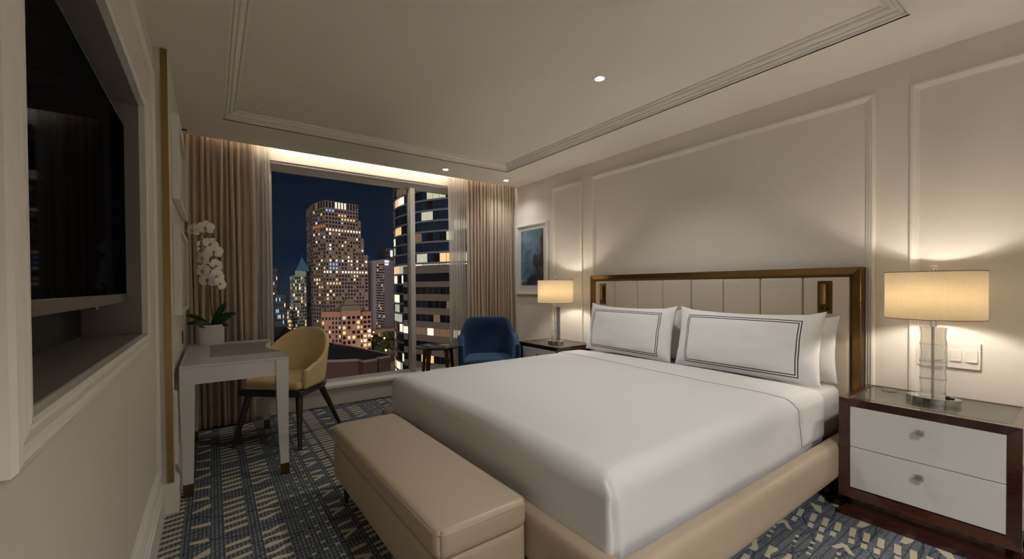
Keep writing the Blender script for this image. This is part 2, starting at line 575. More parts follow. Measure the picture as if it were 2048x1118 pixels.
def molding_rect(bm, plane, x, y0, y1, z0, z1, nx, prof):
    """picture-frame moulding on a wall of constant x; outer rectangle y0..y1, z0..z1"""
    n = Vector((nx, 0, 0))
    molding_strip(bm, (x, y0, z1), (x, y1, z1), (0, 0, -1), n, prof, 1, 1)
    molding_strip(bm, (x, y0, z0), (x, y1, z0), (0, 0, 1), n, prof, 1, 1)
    molding_strip(bm, (x, y0, z0), (x, y0, z1), (0, 1, 0), n, prof, 1, 1)
    molding_strip(bm, (x, y1, z0), (x, y1, z1), (0, -1, 0), n, prof, 1, 1)


P_PANEL = [(0, 0), (0, .010), (.004, .014), (.014, .016), (.022, .012), (.030, .010), (.034, .006), (.042, .005), (.042, 0)]
P_CASE = [(0, 0), (0, .012), (.006, .018), (.016, .020), (.018, .013), (.030, .012), (.040, .016), (.050, .018), (.056, .013), (.058, .018), (.066, .018), (.066, 0)]
n_trim = 5
for (y0, y1, z0, z1) in ((3.127, 3.601, .30, 2.291), (.750, 2.992, .30, 2.299), (-1.9, .603, .30, 2.287)):
    bm = new(); molding_rect(bm, None, XR, y0, y1, z0, z1, -1, P_PANEL)
    struct('trim_%d' % n_trim, bm, TRIM, smooth=False); n_trim += 1
# television recess casing
bm = new(); molding_rect(bm, None, XL, RY0 - .066, RY1 + .066, RZ0 - .066, RZ1 + .066, 1, P_CASE)
struct('trim_%d' % n_trim, bm, TRIM); n_trim += 1
# large panel around it
bm = new(); molding_rect(bm, None, XL, -1.2, 2.76, .235, 2.27, 1, P_PANEL)
struct('trim_%d' % n_trim, bm, TRIM); n_trim += 1
# far-left panel on the desk wall
bm = new(); molding_rect(bm, None, XLF, 2.98, 4.2, .21, .62, 1, P_PANEL)
struct('trim_%d' % n_trim, bm, TRIM); n_trim += 1
# brass strip on the return
struct('trim_%d' % n_trim, bx(-.203, XLF + .002, 2.838, 2.852, .165, ZC), GOLD); n_trim += 1


def baseboard(name, p0, p1, normal, h=.17, dpt=.022):
    p0, p1, normal = Vector(p0), Vector(p1), Vector(normal)
    prof = [(0, 0), (h, 0), (h, .006), (h - .010, .008), (h - .020, .016), (h - .032, .017), (h - .036, dpt), (0, dpt)]
    bm = new(); loft(bm, [[p + Vector((0, 0, z)) + normal * o for z, o in prof] for p in (p0, p1)])
    return struct(name, bm, TRIM)


baseboard('baseboard_left', (XL, YB, 0), (XL, 2.85, 0), (1, 0, 0))
bm = new(); box(bm, XL - .01, XLF + .022, 2.828, 2.851, 0, .160); struct('baseboard_return', bm, TRIM, bevel=.003)
baseboard('baseboard_desk_side', (XLF, 2.85, 0), (XLF, 4.47, 0), (1, 0, 0), .16, .020)
baseboard('baseboard_right', (XR, YB, 0), (XR, 3.66, 0), (-1, 0, 0), .13, .016)

# ------------------------------------------------------------------ window
win = thing('window_1', 'wide white framed picture window with dark night view', 'window', (0, 4.56, 0)); win['kind'] = 'structure'
bm = new()
# head of frame with steps, stiles, bottom rail
for z0, z1, d in ((2.355, 2.376, -.06), (2.335, 2.356, -.045), (2.315, 2.336, -.03), (2.298, 2.316, -.015)):
    box(bm, -.10, 3.10, d, .03, z0, z1)
box(bm, -.10, 3.10, -.02, .03, .205, .248)
box(bm, -.10, -.06, -.02, .03, .24, 2.30); box(bm, 3.06, 3.10, -.02, .03, .24, 2.30)
obj('window_frame', bm, WINFR, win)
for x0, x1 in ((.385, .47), (1.82, 1.90)):
    bm = new(); box(bm, x0 + .012, x1 - .012, -.045, .03, .24, 2.31); box(bm, x0, x1, -.02, .03, .24, 2.31)
    obj('mullion', bm, WINFR, win, bevel=.003)
obj('transom', bx(-.07, .39, -.02, .03, 1.86, 1.95), WINFR, win)
obj('shade_track', bx(-.05, 3.08, -.078, -.062, 2.352, 2.374), WINFR, win)
obj('pane', bx(-.07, .39, .000, .004, .23, 2.31), WINGLASS, win)
obj('pane', bx(.46, 1.83, .000, .004, .23, 2.31), WINGLASS, win)
obj('pane', bx(1.89, 3.08, .000, .004, .23, 2.31), WINGLASS, win)

# cove light above the curtains
cl = tag(obj('cove_light_strip', bx(-.10, 3.10, YC + .002, YC + .012, 2.60, 2.615), mat('led_warm', (255, 220, 170), emit=(255, 220, 180), estr=2)),
         'warm light strip hidden in the curtain pocket above the window', 'light strip')
add_light('cove_lamp', 'AREA', (1.50, YC + .022, 2.600), 2.0, (1, .95, .86), aim((0, 1, -.6)), 3.1, .015)


# ------------------------------------------------------------------ curtains
def drape(name, x0, x1, y, amp, folds, m, label, cat, z0=.012, z1=2.60, sweep=None, seed=0, group=None, thick=.002):
    rnd = random.Random(seed)
    ph = [rnd.uniform(.75, 1.3) for _ in range(folds + 2)]
    cum = [0]
    for p in ph[:folds]: cum.append(cum[-1] + p)
    tot = cum[-1]
    n = folds * 12; nz = 40
    bm = new(); grid = []
    for k in range(nz + 1):
        zt = k / nz; z = z0 + (z1 - z0) * zt
        row = []
        for i in range(n + 1):
            s = i / n * tot
            j = max(q for q in range(len(cum)) if cum[q] <= s + 1e-9); j = min(j, folds - 1)
            loc = (s - cum[j]) / ph[j]
            a = amp * (.75 + .35 * math.sin(j * 2.3 + seed)) * (.85 + .25 * (1 - zt))
            off = a * math.cos(2 * PI * loc)
            sh = .25 * (x1 - x0) / folds * math.sin(4 * PI * loc) * .5
            x = x0 + (x1 - x0) * (s / tot) + sh + .006 * math.sin(zt * 5 + j * 1.7)
            yy = y + off + .004 * math.sin(zt * 7 + j)
            if sweep: x, yy = sweep(x, yy, s / tot, zt)
            row.append(bm.verts.new((x, yy, z)))
        grid.append(row)
    for a, b in zip(grid, grid[1:]):
        for i in range(n): bm.faces.new((a[i], a[i + 1], b[i + 1], b[i]))
    o = obj(name, bm, m, smooth=True)
    if thick:
        s = o.modifiers.new('t', 'SOLIDIFY'); s.thickness = thick; s.offset = 0
    return tag(o, label, cat, group)


def sweepL(x, y, u, zt):
    if u > .72:                     # the last fold swings open like a flat swoop
        w = (u - .72) / .28
        x += .018 * w * math.sin(zt * PI)
        y = y * (1 - w * .75) + 4.352 * w * .75
    return x, y


drape('drape_curtain', -.165, .315, 4.352, .027, 11, DRAPE, 'beige pleated drape left of the window behind the desk', 'curtain', seed=3, sweep=sweepL)
drape('drape_curtain', 2.475, 3.150, 4.362, .028, 17, DRAPE, 'beige pleated drape right of the window behind the blue armchair', 'curtain', seed=5)
drape('sheer_curtain', .300, .452, 4.408, .010, 5, SHEER, 'white sheer curtain beside the left drape at the window', 'curtain', seed=8, thick=0, z0=.222)
drape('sheer_curtain', 2.265, 2.50, 4.414, .012, 6, SHEER, 'white sheer curtain beside the right drape at the window', 'curtain', seed=9, thick=0, z0=.222)


# ------------------------------------------------------------------ downlights
LENS = mat('downlight_lens', (255, 250, 240), emit=(255, 250, 240), estr=14)


def downlight(x, y, z, label, on=True, e=22, group='round ceiling downlights', r=.026):
    t = thing('ceiling_downlight', label, 'downlight', (x, y, z), 0, group)
    bm = new(); lathe(bm, [(r + .013, 0), (r + .013, -.003), (r + .009, -.0045), (r, -.002), (r - .001, 0)], 32, cap=False); obj('trim_ring', bm, TRIM, t, smooth=True)
    bm = new(); lathe(bm, [(r, -.0012), (r, -.0025)], 24); obj('lens', bm, LENS if on else STEEL, t)
    if on:
        l = add_light('downlight_lamp', 'SPOT', (0, 0, -.012), e, (1, .985, .96), (0, 0, 0), .03, spot=2.3, blend=.9)
        l.parent = t
    return t


downlight(2.012, 1.837, 2.50, 'lit round downlight alone in the raised tray ceiling above the bed', e=20)
downlight(2.047, 4.057, ZC, 'lit round downlight in the ceiling border above the window mullion', e=6)
downlight(2.849, 4.077, ZC, 'lit round downlight in the ceiling border near the right corner', e=5)
# unseen fill lamps added behind the camera to brighten the room, shaped as downlights
for (x, y, w_, e_) in ((.95, -.95, 'left', 88), (2.5, -1.4, 'right', 12)):
    downlight(x, y, ZC, 'added unseen fill light behind the camera over the %s half of the entrance side' % w_, e=e_)
# smoke detector in the tray
t = thing('smoke_detector', 'small round ceiling sensor in the far left corner of the tray', 'sensor', (.286, 3.517, 2.5))
bm = new(); lathe(bm, [(.048, 0), (.048, -.004), (.040, -.006), (.036, -.003), (.034, -.003)], 32, cap=False); obj('ring', bm, TRIM, t, smooth=True)
bm = new(); lathe(bm, [(.030, -.001), (.028, -.008), (.010, -.012)], 24); obj('sensor_lens', bm, TRIM, t, smooth=True)
# sprinkler
t = thing('wall_sprinkler', 'small sidewall sprinkler head near the ceiling above the picture frames', 'sprinkler', (XLF, 4.05, 2.395))
bm = new(); lathe(bm, [(.020, 0), (.020, .004), (.010, .006)], 20); xf(bm, Matrix.Rotation(PI / 2, 4, 'Y')); obj('escutcheon', bm, CHROME, t)
bm = new(); tube(bm, [(.004, 0, 0), (.035, 0, 0)], .006); box(bm, .032, .036, -.012, .012, -.010, .010); obj('sprinkler_head', bm, BLACKPL, t)

# ------------------------------------------------------------------ television
tv = thing('television', 'large flat black television mounted in the wall recess', 'television', (-.28, 1.66, 1.14))
obj('screen', bx(-.002, .0, -.604, .604, .030, .700), BLACKGL, tv)
bm = new()
box(bm, -.035, .002, -.612, -.604, .0, .708); box(bm, -.035, .002, .604, .612, .0, .708); box(bm, -.035, .002, -.612, .612, .700, .708)
obj('bezel', bm, BLACKPL, tv, bevel=.001)
obj('bottom_bar', bx(-.035, .004, -.612, .612, -.004, .030), STEEL, tv, bevel=.002)
obj('rear_housing', bx(-.055, -.004, -.56, .56, .03, .66), BLACKPL, tv, bevel=.01)
bm = new(); box(bm, -.125, -.050, -.20, .20, .20, .50); obj('wall_bracket', bm, BLACKPL, tv)
bm = new(); box(bm, -.01, .002, .05, .085, -.012, -.003); obj('sensor', bm, STEEL, tv)


# ------------------------------------------------------------------ pictures on the left wall
def abstract_print(name, c1, c2, c3, scale=3, bright=False):
    m = bpy.data.materials.new(name); m.use_nodes = True
    nt, b, tc = nodes_of(m)
    n = nt.nodes.new('ShaderNodeTexNoise'); n.inputs['Scale'].default_value = scale; n.inputs['Detail'].default_value = 6; n.inputs['Distortion'].default_value = 1.6
    nt.links.new(tc.outputs['Object'], n.inputs['Vector'])
    c = mixc(nt, (N(n.outputs['Fac']) - .35) * 3, s2l(c1), s2l(c2))
    n2 = noise_n(nt, tc.outputs['Object'], scale * 2.2, 5)
    c = mixc(nt, (n2 - .55) * 4, c, s2l(c3))
    nt.links.new(c, b.inputs['Base Color']); b.inputs['Roughness'].default_value = .5
    return m


PALEPRINT = abstract_print('pale_print', (246, 242, 230), (232, 226, 212), (220, 214, 200))
for z0, z1, lb in ((1.700, 2.19, 'upper white framed picture on the wall above the desk'), (1.035, 1.555, 'lower white framed picture on the wall above the desk')):
    t = thing('framed_picture', lb, 'picture', (XLF, 3.56, z0), 0, 'white framed pictures above the desk')
    h = z1 - z0; w = .50
    bm = new(); d = .036
    box(bm, 0, d, -w, -w + .03, 0, h); box(bm, 0, d, w - .03, w, 0, h); box(bm, 0, d, -w + .03, w - .03, 0, .03); box(bm, 0, d, -w + .03, w - .03, h - .03, h)
    obj('frame', bm, FRAMEW, t, bevel=.003)
    obj('print', bx(.004, .012, -w + .03, w - .03, .03, h - .03), PALEPRINT, t)
    obj('glass', bx(.026, .028, -w + .03, w - .03, .03, h - .03), ARTGLASS, t)
# socket plate by the desk
t = thing('light_switch', 'white light switch plate with dark rocker above the desk', 'switch', (XLF, 3.67, .79))
obj('plate', bx(0, .008, -.08, .08, 0, .125), PLATE, t, bevel=.002)
obj('rocker', bx(.008, .013, -.045, .0, .02, .105), BLACKPL, t, bevel=.001)

# art on the right wall
t = thing('framed_artwork', 'white framed blue abstract artwork beside the beige drape', 'picture', (XR2, 3.99, 1.085))
bm = new(); d = -.030; W, Hh = .305, .865
box(bm, d, 0, -W, -W + .028, 0, Hh); box(bm, d, 0, W - .028, W, 0, Hh); box(bm, d, 0, -W + .028, W - .028, 0, .028); box(bm, d, 0, -W + .028, W - .028, Hh - .028, Hh)
obj('frame', bm, FRAMEW, t, bevel=.003)
obj('mount', bx(-.010, -.006, -W + .028, W - .028, .028, Hh - .028), MATB, t)


def ocean_print():
    m = bpy.data.materials.new('blue_abstract'); m.use_nodes = True
    nt, b, tc = nodes_of(m)
    sep = nt.nodes.new('ShaderNodeSeparateXYZ'); nt.links.new(tc.outputs['Object'], sep.inputs[0])
    y, z = N(sep.outputs[1]), N(sep.outputs[2])
    v = tc.outputs['Object']
    n = noise_n(nt, v, 5, 6); n2 = noise_n(nt, v, 14, 6); n3 = noise_n(nt, v, 3.2, 4)
    c = mixc(nt, (n - .3) * 2.2, s2l((38, 80, 122)), s2l((156, 186, 208)))
    # teal to the top right, dark mass at bottom right
    c = mixc(nt, ((z - .62) * 6 + (n3 - .5) * 3 - y * 3).min(.8).max(0), c, s2l((58, 104, 116)))
    dm = (((-1 * y) * 1.6) + (.40 - z) * .9 + (n - .5) * 1.1 + .0) * 8
    c = mixc(nt, dm.min(1).max(0), c, s2l((20, 30, 46)))
    c = mixc(nt, (dm.min(1).max(0)) * ((n2 - .52) * 5).max(0).min(.7), c, s2l((112, 96, 74)))
    c = mixc(nt, (((z - .72).abs() < .03) * ((n2 - .5) * 4).max(0).min(.8)), c, s2l((16, 28, 52)))
    nt.links.new(c, b.inputs['Base Color']); b.inputs['Roughness'].default_value = .5
    return m


obj('print', bx(-.014, -.010, -.215, .215, .112, .785), ocean_print(), t)
obj('glass', bx(-.024, -.022, -W + .028, W - .028, .028, Hh - .028), ARTGLASS, t)


# switch plate by the lamp
def switch_plate(y0, y1, z0, z1, label, kind):
    t = thing('switch_plate', label, 'switch', (XR, (y0 + y1) / 2, z0), 0)
    w = (y1 - y0) / 2; h = z1 - z0
    obj('plate', bx(-.010, 0, -w, w, 0, h), PLATE, t, bevel=.003)
    for c in (-.5, .5):
        cy = c * w * .95
        obj('rocker', bx(-.014, -.008, cy - w * .36, cy + w * .36, h * .27, h * .73), PLATE, t, bevel=.002)
        obj('indicator', bx(-.0165, -.012, cy - w * .28, cy + w * .28, h * .27, h * .34), TRIM, t, bevel=.001)


switch_plate(.333, .452, .744, .880, 'white double rocker switch plate to the right of the crystal lamp', 'r')
switch_plate(.453, .572, .744, .880, 'white double socket plate on the wall behind the crystal lamp', 's')

# ------------------------------------------------------------------ bed
bed = thing('upholstered_bed', 'beige leather upholstered low bed frame under the white bedding', 'bed', (2.0, 1.825, 0))
OX, OY = -2.0, -1.825
BX0, BX1, BY0, BY1 = .937, 3.075, .775, 2.875
def rail(x0, x1, y0, y1):
    bm = new(); rbox(bm, x0 + OX, x1 + OX, y0 + OY, y1 + OY, .165, .355, .026, 14, 14, 8)
    return obj('side_rail', bm, LEATHER, bed, smooth=True)
rail(BX0, BX1, BY0, BY0 + .075); rail(BX0, BX1, BY1 - .075, BY1)
o = rail(BX0, BX0 + .075, BY0 + .001, BY1 - .001); o.name = 'foot_rail'
obj('slat_base', bx(.99 + OX, 3.07 + OX, .84 + OY, 2.81 + OY, .18, .28), DARKPANEL, bed)
for x in (1.25, 2.9):
    for y in (1.0, 2.65):
        bm = new(); taper_box(bm, (x + OX, y + OY, 0), (.03, .03), (x + OX, y + OY, .18), (.035, .035)); obj('leg', bm, WENGE, bed)

hb = thing('headboard', 'beige channelled leather headboard in a brass frame on the wall', 'headboard', (3.12, 1.868, 0))
HY0, HY1 = .795 - 1.868, 2.945 - 1.868
HX = -.042
bm = new()
fw, zt, zb = .055, 1.288, .02
P_HB = [(0, 0), (0, .080), (.004, .084), (.040, .076), (.050, .064), (.055, .060), (.055, 0)]
n_ = (-1, 0, 0)
molding_strip(bm, (.038, HY0, zt), (.038, HY1, zt), (0, 0, -1), n_, P_HB, 1, 1)
molding_strip(bm, (.038, HY0, zb), (.038, HY0, zt), (0, 1, 0), n_, P_HB, 0, 1)
molding_strip(bm, (.038, HY1, zb), (.038, HY1, zt), (0, -1, 0), n_, P_HB, 0, 1)
obj('brass_frame', bm, BRONZE, hb)
seams = [HY0 + .055] + [s - 1.868 for s in (1.097, 1.354, 1.613, 1.869, 2.129, 2.389, 2.648)] + [HY1 - .055]
for a, b in zip(seams, seams[1:]):
    bm = new(); rbox(bm, -.030, .036, a + .0006, b - .0006, .10, zt - .0555, .012, 4, 16, 14)
    obj('padded_panel', bm, LEATHER_H, hb, smooth=True)
for y0, s in ((.9365, -1), (2.750, 1)):
    yc = y0 + .0395 - 1.868
    pl = obj('reading_light_plate', bx(-.034, -.028, yc - .0385, yc + .0385, 1.008, 1.208), BRONZE, hb, bevel=.001)
    bm = new(); lathe(bm, [(.0005, 1.065), (.013, 1.066), (.014, 1.07), (.014, 1.182), (.013, 1.186), (.0005, 1.187)], 24, -.052, yc)
    obj('light_head', bm, GOLD, pl, smooth=True, autosmooth=.8)
    obj('light_arm', bx(-.05, -.032, yc - .006, yc + .006, 1.12, 1.14), BRONZE, pl)
    for dy in (-.016, .016):
        obj('push_button', bx(-.037, -.033, yc + dy - .009, yc + dy + .009, 1.026, 1.046), BLACKPL, pl, bevel=.001)

# mattress
MY0, MY1 = .865, 2.785
bm = new(); rbox(bm, 1.03, 3.055, MY0 + .015, MY1 - .015, .282, .585, .05, 26, 24, 10)
tag(obj('mattress', bm, SATIN, smooth=True), 'mattress in a pale satin fitted sheet, bare near the pillows', 'mattress')


def cbox(bm, x0, x1, y0, y1, z0, z1, rt, rv, nx, ny, nz, f):
    """tucked cloth: top edge radius rt, small vertical corner radius rv"""
    def g(p):
        dx, dy, dz = min(p.x - x0, x1 - p.x), min(p.y - y0, y1 - p.y), z1 - p.z
        db = min(dx, dy)
        if dz < 1e-6: ph = PI / 2 - (PI / 4) * max(0, 1 - db / rt)
        else: ph = (PI / 4) * max(0, 1 - dz / rt)
        ins = rt * (1 - math.cos(ph)) if (dz < 1e-6 and db < rt) or dz > 1e-6 else 0
        z = z1 - rt * (1 - math.sin(ph)) if (dz < 1e-6 or dz < rt) else p.z
        ins_e = rt * (1 - math.cos(ph)) if dz > 1e-6 or db < rt else 0
        X0, X1, Y0, Y1 = x0 + ins_e, x1 - ins_e, y0 + ins_e, y1 - ins_e
        x = min(max(p.x, X0), X1) if (dz > 1e-6 or db < rt) else p.x
        y = min(max(p.y, Y0), Y1) if (dz > 1e-6 or db < rt) else p.y
        if dz < 1e-6 and db < rt:
            if dx <= dy: x = X0 if p.x - x0 < x1 - p.x else X1
            if dy <= dx: y = Y0 if p.y - y0 < y1 - p.y else Y1
        r = min(rv, (x1 - x0) / 2)
        if dz > 1e-6 or db < rt:
            cx = min(max(x, X0 + r), X1 - r); cy = min(max(y, Y0 + r), Y1 - r)
            d = Vector((x - cx, y - cy))
            if abs(d.x) > 1e-9 and abs(d.y) > 1e-9:
                m = max(abs(d.x), abs(d.y)); d = d.normalized() * m
                x, y = cx + d.x, cy + d.y
        return f(Vector((x, y, z)))
    rbox(bm, x0, x1, y0, y1, z0, z1, 0, nx, ny, nz, g)


def cover_f(p):
    x, y, z = p
    top = max(0, min(1, (z - .45) / .12))
    q = Vector(p)
    # soft undulation
    nz = mnoise.noise(Vector((x * 1.6, y * 1.4, 0))) * .012 + mnoise.noise(Vector((x * 5, y * 5, 3))) * .0025
    cx = 1 - abs((x - 1.95) / 1.0) ** 3; cy = 1 - abs((y - 1.825) / .96) ** 4
    q.z += top * (nz + .012 * max(0, cx) * max(0, cy))
    side = 1 - top
    q.x += side * mnoise.noise(Vector((y * 3, z * 3, 7))) * .006 * (1 if x < 1.2 else 0)
    q.y += side * mnoise.noise(Vector((x * 3, z * 3, 9))) * .006
    # pleat at the two foot corners
    for yc, sg in ((MY0, 1), (MY1, -1)):
        dx, dy = x - .985, (y - yc) * sg
        if dx < .2 and dy < .2:
            d = math.hypot(dx - .0, dy - .03)
            s = max(0, min(1, (.60 - z) / .30))
            if z < .585:
                wob = .006 * math.sin(z * 22)
                q.y += sg * .014 * math.exp(-((dx - .020 - wob) / .006) ** 2) * math.exp(-(dy / .05) ** 2) * min(1, (.585 - z) / .03)
                q.y -= sg * .007 * math.exp(-((dx - .042 - wob) / .014) ** 2) * math.exp(-(dy / .05) ** 2)
                q.y += sg * .006 * math.sin((dx - (.6 - z) * .5) * 60) * math.exp(-(dx / .12) ** 2) * math.exp(-(((.56 - z) / .06) ** 2)) * math.exp(-(dy / .05) ** 2)
            q.z += .006 * math.exp(-(d / .03) ** 2) * top
    # lower hem tucks inside the rail
    if z < .36:
        k = (.36 - z) / .08
        q.x += .014 * k if x < 1.1 else 0
        q.y += .014 * k if y < 1.0 else (-.014 * k if y > 2.6 else 0)
    return q


bm = new(); cbox(bm, .985, 2.60, MY0, MY1, .30, .600, .075, .022, 80, 90, 30, cover_f)
dv = tag(obj('bed_cover', bm, SHEET, smooth=True), 'smooth white bed cover tucked over the mattress', 'bed cover')


def fold_f(p):
    q = cover_f(p)
    # front edge sweeps back as it drops down the side
    drop = max(0, (.60 - p.z))
    t = max(0, 1 - (p.x - 2.36) / .40)
    edge = min(1, max(0, (MY0 + .14 - p.y) / .14)) if p.y < 1.8 else min(1, max(0, (p.y - MY1 + .14) / .14))
    q.x += t * (-.03 * edge * (1 - min(1, drop / .05)) + .05 * min(1, drop / .22) ** 1.5)
    q.x += t * (.10 * max(0, min(1, (p.y - 1.3) / 1.4)))
    c = Vector((q.x, 1.825, .35)); d = (Vector((0, q.y, q.z)) - Vector((0, 1.825, .35)))
    q.y += .006 * (1 if q.y > 1.825 else -1) * (1 if z_side(p) else 0); q.z += .007 if p.z > .5 else 0
    return q


def z_side(p): return p.z < .56 and (p.y < MY0 + .1 or p.y > MY1 - .1)


bm = new(); rbox(bm, 2.36, 2.76, MY0 - .001, MY1 + .001, .315, .601, lambda x, y, z: .06, 22, 80, 26, fold_f)
obj('turned_down_band', bm, SHEET, dv, smooth=True)
# stitched hem along the fold edge
hem = []
for k in range(60):
    y = MY0 + .05 + (MY1 - MY0 - .1) * k / 59
    q = fold_f(Vector((2.372, y, .601)))
    hem.append((q.x - .010, q.y, q.z + .0005))
side = []
for k in range(12):
    a = k / 11 * PI / 2
    q = fold_f(Vector((2.372, MY0 + .048 - .048 * math.sin(a), .553 + .048 * math.cos(a))))
    side.append((q.x - .010, q.y - .001, q.z))
low = []
for k in range(14):
    q = fold_f(Vector((2.372, MY0, .545 - .18 * k / 13))); low.append((q.x - .010, q.y - .0015, q.z))
bm = new(); tube(bm, (low[::-1] + side[::-1] + hem), .0017, 6)
obj('hem_seam', bm, mat('hem_grey', (150, 144, 136), .8), dv, smooth=True)


# pillows
def pillow_bm(w, h, t, seed, sag=0):
    bm = new(); nx, nz = 46, 26
    rows = {}
    def prof(u, v):
        a = (1 - abs(u) ** 3.2) ; b = (1 - abs(v) ** 2.8)
        return t / 2 * max(0, a * b) ** .52
    for s in (-1, 1):
        for i in range(nx + 1):
            for k in range(nz + 1):
                u = math.sin((i / nx - .5) * PI); v = math.sin((k / nz - .5) * PI)
                edge = max(abs(u), abs(v)) > .9999
                key = (i, k, 0 if edge else s)
                if key in rows: continue
                # dog-ear corners
                px = u * w / 2 * (1 - .045 * (1 - abs(v) ** 2)); pz = v * h / 2 * (1 - .10 * (1 - u * u) * (1 if v > 0 else .2))
                pz += .015 * max(0, abs(u) - .8) / .2 * (1 if v > 0 else 0) * abs(v)
                th = prof(u, v)
                nn = mnoise.noise(Vector((u * 3 + seed, v * 3, s))) * .006 + mnoise.noise(Vector((u * 9 + seed, v * 4, s * 2))) * .003 * abs(u)
                rows[key] = bm.verts.new((s * (th + nn * (th > .004)) , px, pz + h / 2))
    def g(i, k, s): return rows.get((i, k, s)) or rows[(i, k, 0)]
    for s in (-1, 1):
        for i in range(nx):
            for k in range(nz):
                vs = [g(i, k, s), g(i + 1, k, s), g(i + 1, k + 1, s), g(i, k + 1, s)]
                if len(set(vs)) == 4: bm.faces.new(vs if s > 0 else vs[::-1])
    return bm


def pillow_line_material():
    m = mat('pillowcase_lined', (230, 229, 228), .8, var=.01, spec=.2, sheen=.15)
    nt, b, tc = nodes_of(m)
    src = b.inputs['Base Color'].links[0].from_socket
    sep = nt.nodes.new('ShaderNodeSeparateXYZ'); nt.links.new(tc.outputs['Object'], sep.inputs[0])
    x, y, z = N(sep.outputs[0]), N(sep.outputs[1]), N(sep.outputs[2])
    d = (y.abs() - .362).max((z - .200).abs() - .166)
    ln = (d.abs() < .0027).max((d + .0135).abs() < .0027) * (x < 0)
    nt.links.new(mixc(nt, ln, src, s2l((26, 26, 30))), b.inputs['Base Color'])
    return m


PLINE = pillow_line_material()
def pillow(name, cy, xb, lean, w, h, t, m, label, seed, rz=0, rx=0):
    bm = pillow_bm(w, h, t, seed)
    o = obj(name, bm, m, smooth=True)
    o.matrix_world = Matrix.Translation((xb, cy, .602)) @ Matrix.Rotation(rz, 4, 'Z') @ Matrix.Rotation(rx, 4, 'X') @ Matrix.Rotation(lean, 4, 'Y')
    return tag(o, label, 'pillow')


pillow('bed_pillow', 1.325, 2.975, .10, .90, .385, .13, SHEET, 'plain white pillow behind the near lined pillow against headboard', 3)
pillow('bed_pillow', 2.325, 2.975, .10, .90, .385, .13, SHEET, 'plain white pillow behind the far lined pillow against headboard', 4)
pillow('bed_pillow', 1.365, 2.80, .20, .93, .42, .17, PLINE, 'white pillow with black double line border, nearer the camera', 1, rz=-.02)
pillow('bed_pillow', 2.315, 2.815, .20, .92, .42, .17, PLINE, 'white pillow with black double line border, farther by the window', 2, rz=-.05)

# ------------------------------------------------------------------ bench
bn = thing('upholstered_bench', 'long taupe leather bench at the foot of the bed', 'bench', (.736, 1.855, 0), math.radians(1.1))
def corner(p, hx, hy, R):
    """round the plan corners with radius R"""
    cx = min(max(p.x, -hx + R), hx - R); cy = min(max(p.y, -hy + R), hy - R)
    dx, dy = p.x - cx, p.y - cy
    if abs(dx) > 1e-9 and abs(dy) > 1e-9:
        m = max(abs(dx), abs(dy)); l = math.hypot(dx, dy)
        return Vector((cx + dx / l * m, cy + dy / l * m, p.z))
    return p


bm = new(); rbox(bm, -.187, .187, -.662, .662, .318, .414, .020, 30, 60, 8, lambda p: corner(Vector((p.x, p.y, p.z + .008 * max(0, 1 - (p.x / .18) ** 4) * max(0, 1 - (p.y / .66) ** 8) * (1 if p.z > .4 else 0))), .187, .662, .045))
cu = obj('seat_cushion', bm, LEATHER, bn, smooth=True)
bm = new()
def rr_path(x0, x1, y0, y1, r, z, n=8):
    P = []
    for cx, cy, a0 in ((x1 - r, y0 + r, -PI / 2), (x1 - r, y1 - r, 0), (x0 + r, y1 - r, PI / 2), (x0 + r, y0 + r, PI)):
        for k in range(n + 1):
            a = a0 + PI / 2 * k / n; P.append((cx + r * math.cos(a), cy + r * math.sin(a), z))
    return P + [P[0]]
tube(bm, rr_path(-.1855, .1855, -.6605, .6605, .0445, .400), .0022, 6)
obj('piping', bm, LEATHER, cu, smooth=True)
bm = new(); rbox(bm, -.183, .183, -.657, .657, .135, .316, .012, 24, 40, 8, lambda p: corner(p, .183, .657, .042)); obj('base', bm, LEATHER, bn, smooth=True)
for x in (-.135, .135):
    for y in (-.60, .555):
        bm = new(); tube(bm, [(x, y, 0), (x, y, .137)], [.009, .018], 14); obj('leg', bm, WENGE, bn, smooth=True, autosmooth=.8)


